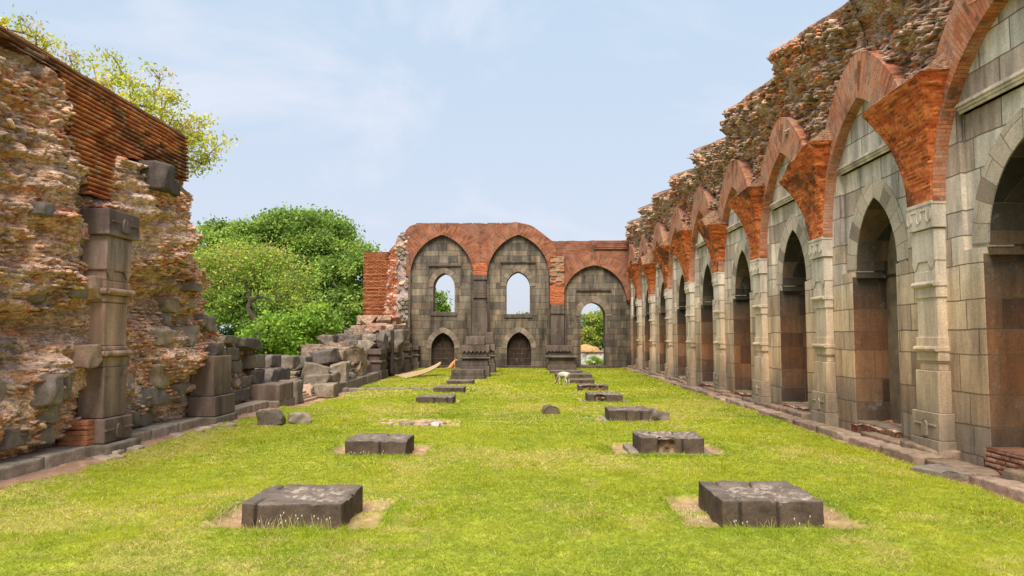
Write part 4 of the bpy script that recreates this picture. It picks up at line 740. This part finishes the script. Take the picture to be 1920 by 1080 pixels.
# ================================================================ LEFT: low ruin, far ruin
STONE_COLS = {0: [(.10, .078, .068), (.125, .10, .085), (.15, .12, .095)], 1: [(.30, .20, .14), (.34, .22, .15), (.26, .185, .135)], 2: [(.36, .16, .10), (.32, .16, .11)], 3: [(.18, .14, .105), (.21, .165, .12), (.165, .13, .10)]}
def lowruin():
    t = thing('low_rubble_wall', 'waist high rubble wall remnant with squared stones beyond the tall left wall', 'ruined wall', (-6.3, 15.7, 0)); rg = random.Random(4)
    Y, Z = np.meshgrid(np.arange(14.2, 17.25, .03), np.arange(.12, 1.62, .025), indexing='ij'); d1, gap, idv = worley(Y*2.6, Z*4.5, 5); d2, g2, id2 = worley(Y*8, Z*14, 6)
    X = -6.1+.2*fbm(Y*1.5, Z*2, 0, 3, 4)+.10*(idv-.4)*ss(.02, .14, gap)+.03*id2; top = 1.50+.08*fbm(Y*2.5, 2, 0, 4); end = 17.05+.15*fbm(Z*4, 1, 0, 8); X = X-.3*np.clip((Y-end+.3)/.3, 0, 1)**2-.15*np.clip((Z-top+.15)/.15, 0, 1)**2
    col = palette(id2, [(TAN, .4+0*Y), (ORG, .3+0*Y), (BRK, .15+0*Y), (GRY, .25+0*Y)])*.7*(.5+.5*ss(0, .12, gap))[..., None]
    grid('rubble_face', np.stack([X, Y, Z], -1), VC, t, col, mask=(Z < top) & (Y < end), back=(-1.2, 0, 0))
    for i, (a, z1, b, z0) in enumerate([(14.45, 1.63, 15.6, 1.47), (14.4, 1.38, 15.5, 1.12), (15.68, 1.58, 16.8, 1.3), (16.15, 1.2, 16.95, .9), (14.9, 1.1, 15.55, .85), (14.85, .8, 15.55, .56), (15.75, .75, 16.4, .52), (16.34, .86, 16.95, .5), (15.05, .5, 16.3, .25), (14.5, .5, 15.0, .22)]):
        rock('stone_block', -6.6, -5.93, a, b, z0, z1, VCS, t, 900+i, 5, .03, n=9, col=rg.choice(STONE_COLS[0 if i % 3 else 3]))
    g = thing('stepped_footing', 'worn stone blocks and thin brick steps in the gap of the left wall', 'ruined footing', (-6.5, 20, 0))
    for i, (x0, x1, y, d, z0, z1, c) in enumerate([(-6.81, -6.49, 19, .8, .78, 1.13, 0), (-6.96, -6.39, 20.5, .8, .70, 1.07, 0), (-6.9, -6.5, 22, .8, .6, 1.02, 0), (-6.47, -6.1, 18.6, .8, .45, .8, 0), (-6.44, -6.0, 17.6, .8, .2, .83, 0), (-5.99, -5.47, 17.9, .5, -.05, .54, 0), (-7.4, -6.9, 20.3, .8, .5, 1.05, 0), (-7.5, -6.95, 22.5, .8, .6, 1.0, 3), (-6.9, -6.45, 18.3, .7, .1, .78, 1), (-7.4, -6.7, 19.8, 1., .1, .72, 1)]):
        rock('stone_block', x0, x1, y, y+d, z0, z1, VCS, g, 950+i, 3, .03, n=8, col=rg.choice(STONE_COLS[c]))
    for i in range(11):
        z = -.08+i*.058; rock('brick_step', -7.4, -5.6-.085*i+rg.uniform(-.03, .03), 18.2+i*.1, 20.8, z, z+.062, VCS, g, 970+i, 1, .03, n=12, col=rg.choice([(.40, .29, .2), (.36, .24, .16), (.42, .26, .17)]))
lowruin()
FAR = [(-8.35, -7.69, 30, 1.0, 1.26, 1.68, 0), (-8.17, -7.83, 31, 1, 1.46, 1.69, 0), (-7.71, -7.29, 30.3, 1, 1.32, 1.72, 0), (-7.22, -6.56, 30, 1, 1.43, 1.68, 0), (-7.06, -6.5, 29, 1, 1.18, 1.47, 0), (-7.64, -7.08, 29, 1, 1.18, 1.32, 1), (-6.29, -5.73, 28.6, 1, 1.47, 1.71, 3), (-6.4, -5.69, 28.4, 1, 1.16, 1.47, 3), (-5.71, -5.37, 28.6, 0.8, 1.16, 1.78, 0), (-5.88, -5.39, 30, 1, 1.14, 1.89, 0), (-5.76, -5.19, 32, 1, 1.11, 1.92, 0), (-7.56, -7.05, 31, 1.2, 1.65, 1.88, 3), (-7.01, -5.97, 30.5, 1, 1.68, 1.87, 1), (-7.47, -6.7, 31.5, 1.3, 1.87, 2.1, 1), (-7.43, -7.05, 31, 1, 1.86, 1.98, 3), (-6.78, -5.98, 31.5, 1.5, 1.85, 2.1, 2), (-6.08, -5.49, 32, 2, 1.88, 2.15, 1), (-7.28, -5.97, 32.5, 2, 2.08, 2.22, 1), (-7.43, -6.63, 33, 1.6, 2.19, 2.57, 1), (-6.67, -6.03, 33, 1.6, 2.19, 2.56, 1), (-6.25, -5.84, 34, 2, 2.14, 2.55, 2), (-7.16, -5.61, 25, 1.6, 0.70, 1.24, 1), (-6.23, -5.61, 25.3, 1.4, 0.1, 0.81, 1), (-6.64, -5.96, 23.6, 0.8, 0.71, 1.15, 0), (-6.15, -5.93, 24.2, 0.8, 0.78, 1.14, 1), (-6.19, -5.54, 23, 0.8, 0.2, 0.8, 3), (-5.79, -5.52, 24, 0.5, -.1, 0.45, 3), (-5.87, -5.62, 24.3, 0.5, 0.44, 0.54, 0), (-5.89, -5.53, 21.8, 0.6, 0.2, 0.56, 3), (-6.23, -5.46, 21, 0.8, 0.12, 0.52, 3), (-5.83, -5.54, 23, 0.6, 0.1, 0.36, 3), (-6.87, -6.56, 24.5, 1, 0.7, 1.1, 1)]
def farruin():
    t = thing('stepped_ruin', 'stepped ruin of dark carved blocks and rubble climbing to the end wall at the left', 'ruined wall', (-6.5, 29, 0)); rg = random.Random(14)
    for i, (x0, x1, y, d, z0, z1, c) in enumerate(FAR): rock('stone_block' if c != 1 else 'rubble_mass', x0, x1, y, y+d, z0-.02, z1, VCS if c != 1 else VC, t, 1000+i, {0: 7, 1: 6, 2: 3, 3: 6}[c] if (x1-x0) < .9 else 4, .05, rg.uniform(-.15, .15), 0, 14, col=rg.choice(STONE_COLS[c]))
    # rubble core, stepped
    for i, (x0, x1, y0, y1, z) in enumerate([(-7.1, -5.95, 25.2, 28.6, 1.1), (-8.4, -6.3, 28.2, 33, 1.22), (-7.9, -5.75, 29.2, 38.4, 1.42), (-7.3, -5.8, 31.4, 38.4, 1.86), (-7.3, -5.9, 34, 39, 2.4), (-7.0, -5.75, 22.2, 25.3, .5), (-6.4, -5.75, 24, 28.5, .7)]):
        rock('rubble_core', x0, x1, y0, y1, -.15, z, VC, t, 1100+i, 2, .07, n=30, col=(.21, .15, .11))
    for k, y in enumerate((28.0, 31.55, 35.1, 38.0)):
        w = [.85, .62, .6, .4][k]; x1 = -5.42; x0 = x1-w; m = MB()
        for z0, z1, e in ((-.1, .34, .08), (.34, .62, .02), (.70, .94, -.02), (.94, 1.15, .06)): m.box(x0-e, x1+e, y-e, y+.9+e, z0, z1)
        m.tube([(x0-.03, y-.02, .66), (x1+.05, y-.02, .66)], [.06, .06], 8).tube([(x1+.03, y-.04, .66), (x1+.03, y+.9, .66)], [.06, .06], 8).box(x0-.03, x1+.03, y-.03, y+.9, .62, .70)
        for j in range(4): m.box(x1+.07, x1+.095, y+.1+j*.2, y+.2+j*.2, .2, .29)
        m.build('carved_pier', BASALT, t, .015)
    for x, y, z in ((-5.47, 28.9, 1.75), (-5.47, 32.5, 1.9), (-5.45, 30.6, 1.85)): MB().box(x-.04, x+.04, y, y+.4, .1, z).build('pier_shaft', BASALT, t, .01)
    y = 20.9; i = 0
    while y < 29.2:
        L = rg.uniform(.8, 1.3); rock('ledge_slab', -6.1, -5.5+.01*(y-21), y, y+L-.01, -.1, .2+.012*(y-21), VCS, t, 1150+i, 0, .01, n=8, col=rg.choice([(.16, .125, .10), (.18, .145, .115)])); y += L; i += 1
farruin()
LO = [('weathered round edged stone block tipped over on the ledge of the stepped ruin', -6.52, -5.8, 21.55, 22.2, .28, .80, 3, .25, .3, 4), ('squared block lying at the corner where the left ledge begins again beyond the gap', -5.74, -5.2, 20.2, 20.95, -.06, .31, 3, 0, .1, 1), ('broken dark boulder leaning in the brick strewn gap behind the tipped block', -7.15, -6.66, 23.5, 24.5, .45, .98, 0, -.2, .6, 5), ('small upright block wedged at the left of the squared block past the gap', -6.08, -5.83, 20.6, 21.1, -.06, .22, 3, 0, 0, 1), ('pinkish lump of rubble lying on the brick floor of the gap', -6.2, -5.8, 19.8, 20.6, -.03, .30, 1, 0, .3, 4), ('dark pointed boulder on the steps of the gap in the left wall', -6.35, -5.88, 18.55, 19.1, .1, .5, 0, .15, .4, 5), ('dark squared block standing alone behind the ruin under the trees', -9.32, -8.75, 32, 32.9, .2, 1.2, 0, 0, 0, 1), ('slanting block set on the rubble of the stepped ruin', -6.75, -5.95, 23.3, 24.1, .76, 1.18, 0, -.12, .1, 3)]
for i, (lb, x0, x1, y0, y1, z0, z1, c, ti, ro, cu) in enumerate(LO):
    tag(rock('fallen_block', x0, x1, y0, y1, z0, z1, VCS, None, 1200+i, cu, .045, ro, ti, 10, STONE_COLS[c][i % 3]), lb, 'stone block')
def edging():
    t = thing('stone_edging', 'thin line of stone edging crossing the grass from the stepped ruin', 'edging', (-4.1, 22.5, 0)); x = -5.7; rg = random.Random(3); i = 0
    while x < -2.75:
        L = rg.uniform(.3, .7); rock('edging_stone', x, x+L-.02, 22.45+rg.uniform(-.03, .03), 22.75, -.1, .055+rg.uniform(-.015, .015), VCS, t, 1300+i, 1, .04, n=6, col=(.20, .16, .12)); x += L; i += 1
edging()
def bamboo():
    bm_ = m_plain('dry_bamboo', (.40, .28, .15), .25, 9, .2, 30, rough=.6); t = thing('bamboo_mat', 'curved pale bamboo ladder mat lying on the grass with its far end raised', 'bamboo mat', (-4.5, 29.5, 0))
    n = 24; A = []; B = []
    for i in range(n+1):
        s = i/n; z = .05+.50*s**2.2+.03*math.sin(s*5); A.append((-5.14+(1.62)*s, 29.7+1.9*s, z)); B.append((-4.50+1.08*s, 28.35+2.35*s, z-.02))
    for P in (A, B): MB().tube(P, [.035]*(n+1), 8).build('rail', bm_, t, smooth=True)
    V = []; m = MB()
    for i in range(1, n): m.tube([A[i], B[i]], [.016, .016], 5)
    for q in np.linspace(.12, .88, 9): m.tube([tuple(np.array(a)*(1-q)+np.array(b)*q+[0, 0, .012*(-1)**k]) for k, (a, b) in enumerate(zip(A, B))], [.02]*(n+1), 5)
    m.build('slat_weave', bm_, t)
bamboo()
# ================================================================ animals
def skin_body(name, verts, edges, mat, parent, root=0, sub=2):
    me = bpy.data.meshes.new(name); me.from_pydata([v[:3] for v in verts], edges, []); o = bpy.data.objects.new(name, me); C.objects.link(o); o.parent = parent
    sk = o.modifiers.new('skin', 'SKIN'); sk.use_smooth_shade = True; me.skin_vertices or None
    if not me.skin_vertices: me.skin_vertices.new() if hasattr(me.skin_vertices, 'new') else None
    for i, v in enumerate(verts): me.skin_vertices[0].data[i].radius = (v[3], v[3]*(v[4] if len(v) > 4 else 1))
    me.skin_vertices[0].data[root].use_root = True
    s = o.modifiers.new('sub', 'SUBSURF'); s.levels = sub; s.render_levels = sub; me.materials.append(mat); return o
def fur(name, base, patch, lo, hi, axis=0, dark=None):
    s = Mat(name, .85); t = s.N.new('ShaderNodeTexCoord'); x = s.sep(t.outputs['Object']); c = s.mix(s.rng(s.math('ADD', x[axis], s.math('MULTIPLY', s.math('SUBTRACT', s.noise(9), .5), .1)), lo, hi, 0, 1), base, patch)
    if dark: c = s.mix(s.rng(x[2], .10, .24, .6, 0), c, dark)
    s.bump(s.noise(90, detail=4), .3, .01); return s.out(c)
def goat():
    t = thing('goat', 'small white goat with a tan neck grazing among the low bases of the right row', 'goat', (1.36, 24.72, 0)); t.rotation_euler = (0, 0, R_(180-50)); t.scale = (.66,)*3
    V = [(-.30, 0, .56, .125), (-.06, 0, .56, .15), (.18, 0, .54, .145), (.30, 0, .53, .105), (.40, 0, .43, .07), (.50, 0, .28, .052), (.56, 0, .17, .058), (.61, 0, .10, .042), (.65, 0, .035, .03),
         (-.30, .08, .46, .075), (-.22, .09, .33, .05), (-.35, .09, .20, .027), (-.32, .09, .02, .024), (-.30, -.08, .46, .075), (-.20, -.09, .33, .05), (-.33, -.09, .20, .027), (-.30, -.09, .02, .024),
         (.22, .075, .44, .06), (.20, .08, .32, .038), (.22, .08, .18, .025), (.21, .08, .02, .023), (.22, -.075, .44, .06), (.21, -.08, .32, .038), (.26, -.08, .18, .025), (.27, -.08, .02, .023), (-.41, 0, .62, .028), (-.47, 0, .55, .02)]
    E = [(0, 1), (1, 2), (2, 3), (3, 4), (4, 5), (5, 6), (6, 7), (7, 8), (0, 9), (9, 10), (10, 11), (11, 12), (0, 13), (13, 14), (14, 15), (15, 16), (2, 17), (17, 18), (18, 19), (19, 20), (2, 21), (21, 22), (22, 23), (23, 24), (0, 25), (25, 26)]
    skin_body('body', V, E, fur('white_goat_fur', (.42, .38, .32), (.32, .2, .12), .33, .42), t)
    em = m_plain('goat_ear', (.4, .24, .15), .2, 9, .2); hm = m_plain('goat_horn', (.12, .10, .08), .2, 20, .2); ey = m_plain('animal_eye', (.01, .008, .006), 0, 5, 0, rough=.2)
    for s in (-1, 1):
        m = MB(); m.tube([(.53, .05*s, .20), (.50, .10*s, .17), (.50, .13*s, .11), (.51, .135*s, .07)], [.018, .032, .03, .008], 8); o = m.build('ear', em, t, smooth=True); o.location = (0, 0, 0); o.data.transform(__import__('mathutils').Matrix.Translation(Vector(wloc(t))))
        m = MB(); m.tube([(.55, .03*s, .23), (.53, .045*s, .30), (.48, .06*s, .35)], [.016, .012, .004], 7); o = m.build('horn', hm, t, smooth=True); o.data.transform(__import__('mathutils').Matrix.Translation(Vector(wloc(t))))
        m = MB(); m.tube([(.60, .045*s, .13), (.60, .052*s, .13)], [.009, .006], 8); o = m.build('eye', ey, t); o.data.transform(__import__('mathutils').Matrix.Translation(Vector(wloc(t))))
goat()
def dog():
    t = thing('dog', 'brown dog sitting in the grass beside the left pedestals', 'dog', (-3.50, 37.0, 0)); t.rotation_euler = (0, 0, R_(20)); t.scale = (.85,)*3
    V = [(-.20, 0, .14, .11), (-.06, 0, .27, .10), (.06, 0, .38, .09), (.10, 0, .47, .06), (.15, 0, .54, .065), (.22, 0, .53, .045), (.29, 0, .50, .028), (-.12, .10, .10, .06), (.02, .11, .05, .035), (.08, .11, .03, .028), (-.12, -.10, .10, .06), (.02, -.11, .05, .035), (.08, -.11, .03, .028),
         (.08, .06, .26, .045), (.10, .06, .13, .028), (.11, .06, .02, .026), (.08, -.06, .26, .045), (.10, -.06, .13, .028), (.11, -.06, .02, .026), (-.30, 0, .07, .03), (-.42, .04, .05, .02)]
    E = [(0, 1), (1, 2), (2, 3), (3, 4), (4, 5), (5, 6), (0, 7), (7, 8), (8, 9), (0, 10), (10, 11), (11, 12), (2, 13), (13, 14), (14, 15), (2, 16), (16, 17), (17, 18), (0, 19), (19, 20)]
    skin_body('body', V, E, fur('brown_dog_fur', (.42, .21, .09), (.5, .28, .14), .1, .2), t); em = m_plain('dog_ear', (.25, .12, .06), .2, 9, .2)
    for s in (-1, 1):
        m = MB(); m.tube([(.13, .045*s, .59), (.12, .06*s, .65), (.12, .06*s, .68)], [.025, .018, .004], 6); o = m.build('ear', em, t); o.data.transform(__import__('mathutils').Matrix.Translation(Vector(wloc(t))))
dog()
# ================================================================ trees
LEAF = grass_mat().copy(); LEAF.name = 'leaf'
def bark(name, c): return m_plain(name, c, .4, 4, .8, 12)
BARK = bark('dark_bark', (.075, .055, .042)); BARK2 = bark('grey_bark', (.13, .10, .075))
def tree(name, label, trunk, blobs, ncl, nleaf, lsz, spread, cols, r0, seed, barkm, cat='tree', group=None, flat=.6, elong=1.6, hollow=.55, twig=.012):
    rg = np.random.default_rng(seed); t = thing(name, label, cat, trunk[0], group)
    vol = np.array([b[3]*b[4]*b[5] for b in blobs])**.67; pk = rg.choice(len(blobs), ncl, p=vol/vol.sum()); cl = []
    for k in pk:
        b = blobs[k]; v = rg.normal(size=3); v /= np.linalg.norm(v); r = hollow+(1-hollow)*rg.random()**.6; cl.append(np.array(b[:3])+v*r*np.array(b[3:6]))
    cl = np.array(cl); cl = cl[cl[:, 2] > -.1]
    nodes = [np.array(p, float) for p in trunk]; par = list(range(-1, len(trunk)-1)); order = np.argsort(np.linalg.norm(cl-nodes[-1], axis=1)); tips = []
    st = max(0, len(trunk)//2)
    for i in order:
        c = cl[i]; N = np.array(nodes[st:]); d = np.linalg.norm((N-c)*[1, 1, .8], axis=1)+.15*np.linalg.norm(N-nodes[len(trunk)-1], axis=1); j = int(np.argmin(d))+st; a = nodes[j]; p = j; L = np.linalg.norm(c-a); n = max(2, min(6, int(L/.7)+2))
        for q in range(1, n+1):
            f = q/n; w = a*(1-f)+c*f+rg.normal(size=3)*.05*L*(f < 1)+np.array([0, 0, .10*L*math.sin(math.pi*f)]); nodes.append(w); par.append(p); p = len(nodes)-1
        tips.append(p)
    cnt = np.zeros(len(nodes))
    for p in tips:
        while p >= 0: cnt[p] += 1; p = par[p]
    rad = np.maximum(twig, r0*(cnt/max(cnt.max(), 1))**.5); ch = {}
    for i, p in enumerate(par): ch.setdefault(p, []).append(i)
    tr, br = MB(), MB(); stack = [(0, None)]
    while stack:
        i, pre = stack.pop(); chain = ([pre] if pre is not None else [])+[i]
        while True:
            cs = sorted(ch.get(chain[-1], []), key=lambda q: -cnt[q])
            if not cs: break
            for o_ in cs[1:]: stack.append((o_, chain[-1]))
            chain.append(cs[0])
        if len(chain) > 1:
            rr = [rad[q] for q in chain]; rr[0] = min(rr[0], rr[1]*1.25) if pre is not None else rr[0]*1.25
            (tr if pre is None or rad[chain[1]] > r0*.45 else br).tube([nodes[q] for q in chain], rr, 8 if rr[0] > .05 else 5)
    tr.build('trunk', barkm, t, smooth=True)
    if br.F: br.build('branches', barkm, t, smooth=True)
    M = len(cl); tot = nleaf; ci = rg.integers(0, M, tot); off = rg.normal(size=(tot, 3))*np.array([spread, spread, spread*flat]); p = cl[ci]+off
    k = p[:, 2] > -.15; p, ci, off = p[k], ci[k], off[k]; tot = len(p)
    nrm = rg.normal(size=(tot, 3))+np.array([0, 0, .8]); nrm /= np.linalg.norm(nrm, axis=1)[:, None]; a = np.cross(nrm, rg.normal(size=(tot, 3))); a /= np.linalg.norm(a, axis=1)[:, None]; b = np.cross(nrm, a); s = (lsz*(.55+.9*rg.random(tot)))[:, None]
    V = np.stack([p-a*s*elong*.5, p+b*s*.5, p+a*s*elong*.5, p-b*s*.5], 1).reshape(-1, 3)
    C0 = np.array(cols); cc = C0[rg.integers(0, len(cols), M)][ci]*(.75+.5*rg.random((tot, 1))); sp = rg.random(tot) < .12; cc[sp] = cc[sp]*1.25
    mk('crown', V, np.arange(len(V)).reshape(-1, 4), LEAF, t, np.repeat(cc, 4, 0)); return t
G1 = [(.20, .31, .06), (.26, .37, .065), (.15, .24, .05), (.33, .43, .09), (.22, .33, .075)]
tree('broadleaf_tree', 'large dense green tree with a domed crown behind the left ruins', [(-17.2, 53, -.2), (-17, 53, 1.5), (-16.8, 53, 3.2), (-16.6, 53, 4.6)],
     [(-20.5, 53, 6.2, 3.8, 3.5, 3.0), (-16.8, 54, 7.6, 4.2, 4, 3.4), (-13.2, 53, 5.8, 3.4, 3.2, 2.9), (-18.5, 51, 4.2, 4.0, 3, 2.2), (-14, 51, 3.3, 3.4, 2.6, 1.8), (-11.8, 54, 4.0, 2.2, 2.4, 2.6), (-22.5, 53, 4.5, 2.5, 3, 2.5), (-22.0, 54, 7.4, 3.0, 3, 2.6), (-19.5, 54, 8.8, 2.6, 3, 2.0), (-17.5, 50, 2.6, 2.5, 2, 1.2), (-15.5, 54, 8.3, 3.0, 3, 2.8)], 640, 160000, .135, .42, G1, .55, 1, BARK, hollow=.62)
tree('broadleaf_tree', 'shorter bright green tree with low drooping branches in front of the domed tree', [(-12.6, 39.5, -.2), (-12.4, 39.5, .9), (-12.0, 39.5, 1.8)],
     [(-12.9, 39, 1.9, 1.7, 1.4, .9), (-11.1, 39.5, 2.4, 1.2, 1.3, .9), (-11.8, 39.5, 1.1, 1.2, 1.2, .7), (-14.2, 39.5, 1.2, 1.1, 1.1, .9)], 120, 10500, .12, .3, [(.22, .36, .05), (.18, .30, .045), (.30, .43, .06)], .22, 2, BARK, hollow=.5)
tree('flat_crowned_tree', 'yellow green thin leaved tree with bare spreading branches before the large tree', [(-14.0, 41, -.2), (-14.5, 41, 1.0), (-14.6, 41, 2.2), (-15.4, 41, 3.2)],
     [(-16.4, 41, 5.6, 2.8, 2.2, 1.0), (-13.8, 41, 5.2, 2.2, 2.0, 1.1), (-18.0, 41, 4.6, 1.7, 1.6, .9), (-15.6, 41, 6.3, 2.6, 1.6, .8), (-12.9, 41, 3.9, 1.2, 1.2, .9), (-18.6, 41, 5.8, 1.6, 1.6, .8)], 260, 15000, .085, .5, [(.34, .45, .07), (.28, .41, .06), (.44, .46, .08), (.24, .38, .07), (.44, .36, .12)], .15, 3, BARK2, flat=.5, hollow=.3, twig=.018)
tree('feathery_tree', 'sparse yellow leaved tree overhanging the brick top of the left wall', [(-13.5, 20, -.2), (-13.3, 20, 2.5), (-13.0, 20, 4.8), (-12.6, 20, 6.0)],
     [(-12.2, 19.5, 8.3, 1.9, 1.8, 1.25), (-10.2, 19.5, 7.7, 1.4, 1.5, 1.15), (-9.1, 20, 6.9, .85, 1.0, 1.0), (-14.0, 19, 9.1, 1.8, 1.8, 1.1), (-15.2, 18.5, 9.8, 1.2, 1.5, .8), (-11.0, 20, 6.9, 1.6, 1.5, .9)], 400, 27000, .042, .17, [(.55, .53, .04), (.42, .46, .04), (.64, .58, .05), (.34, .40, .05), (.50, .36, .10)], .2, 4, bark('brown_twigs', (.14, .095, .06)), flat=.6, elong=2.4, hollow=.25, twig=.0075)
tree('small_tree', 'leafy green treetop seen through the left upper window', [(-7.6, 60, -.2), (-7.5, 60, 2), (-7.3, 60, 3.2)], [(-7.4, 60, 4.2, 1.2, 1, 1.3), (-6.9, 60, 3.5, .7, .8, 1)], 60, 6000, .13, .26, [(.14, .24, .04), (.2, .32, .04)], .12, 5, BARK)
tree('small_tree', 'yellow green tree standing beyond the pointed doorway', [(6.4, 62, -.2), (6.3, 62, 1), (6.4, 62, 2)], [(6.3, 62, 2.4, 1.1, 1, 1.5), (6.9, 62, 3.0, .9, .9, 1.4), (5.6, 62, 1.6, .8, .9, .8)], 70, 9000, .11, .25, [(.30, .36, .07), (.36, .4, .08), (.24, .32, .06)], .1, 6, BARK2)
tree('distant_tree', 'hazy bluish green tree far beyond the doorway on its left side', [(7, 95, -.2), (7, 95, 2)], [(7.2, 95, 2.6, 2.4, 2, 2.0), (9.8, 96, 2.2, 2.4, 2, 1.6)], 90, 9000, .28, .5, [(.17, .24, .14), (.2, .27, .15)], .2, 7, BARK2)
tree('small_tree', 'low green treetop just showing above the sill of the middle window', [(.1, 75, -.2), (.1, 75, 2)], [(.2, 75, 3.0, .9, .9, 1.0)], 30, 3000, .14, .25, [(.14, .22, .07), (.18, .26, .08)], .1, 8, BARK2)
rgs = random.Random(6)
for i, lb in enumerate(('dark bush under the big tree, nearest the tall rubble wall', 'dark bush under the big tree, behind the low rubble wall', 'dense green bush under the big tree behind the gap in the ruins', 'rounded bush under the big tree beside the dark standing block', 'broad bush under the right edge of the big tree, behind the stepped ruin')):
    x = -26+i*4.0; tree('bush', lb, [(x, 58, -.2), (x, 58, .6)], [(x, 58, 1.3, 2.3, 1.5, 1.2), (x+1.3, 57.5, 1.0, 1.6, 1.2, 1.0)], 60, 5000, .2, .4, [(.07, .13, .03), (.10, .17, .035)], .1, 20+i, BARK, 'bush', 'bushes under the big tree')
# beyond the doorway
def beyond():
    m = Mat('stained_whitewash', .9); n = m.noise(1.6, detail=7, rough=.7); c = m.mix(m.rng(n, .45, .62, 0, 1), (.52, .50, .46), (.13, .12, .10)); m.bump(m.noise(9), .5, .03); m = m.out(c)
    t = thing('low_wall', 'stained whitewashed low wall with a brick top, seen through the doorway', 'wall', (5.5, 48.5, 0)); rock('wall_body', 2.0, 9, 48, 48.5, -.2, .62, m, t, 5, 0, .02, n=16); rock('wall_coping', 1.95, 9.05, 47.92, 48.58, .62, .72, VCS, t, 6, 0, .03, n=16, col=(.36, .2, .12))
    V, F = cubeshell(1, 1, 1, 14); U = V-[0, 0, .5]; U = U/np.linalg.norm(U, axis=1)[:, None]; P = np.array([4.3, 50.2, .3])+U*np.array([1.1, .8, .78])*(1+.12*fbm(U[:, 0]*3, U[:, 1]*3, U[:, 2]*3, 3))[:, None]
    P = P[:, :]; col = np.array([.42, .25, .10])*(1+.5*fbm(P[:, 0]*7, P[:, 1]*7, P[:, 2]*14, 5))[:, None]; o = mk('straw_heap', P, F, VC, None, col, loc=(4.3, 50.2, 0)); tag(o, 'heap of golden straw behind the whitewashed wall beyond the doorway', 'straw heap')
    tree('bush', 'small bright green bush at the foot of the whitewashed wall beyond the doorway', [(4.5, 46.4, -.2), (4.5, 46.4, 0)], [(4.4, 46.4, .1, .45, .3, .28), (4.75, 46.4, .0, .3, .3, .2)], 26, 1600, .05, .08, [(.30, .42, .06), (.22, .36, .05)], .02, 30, BARK, 'bush')
beyond()
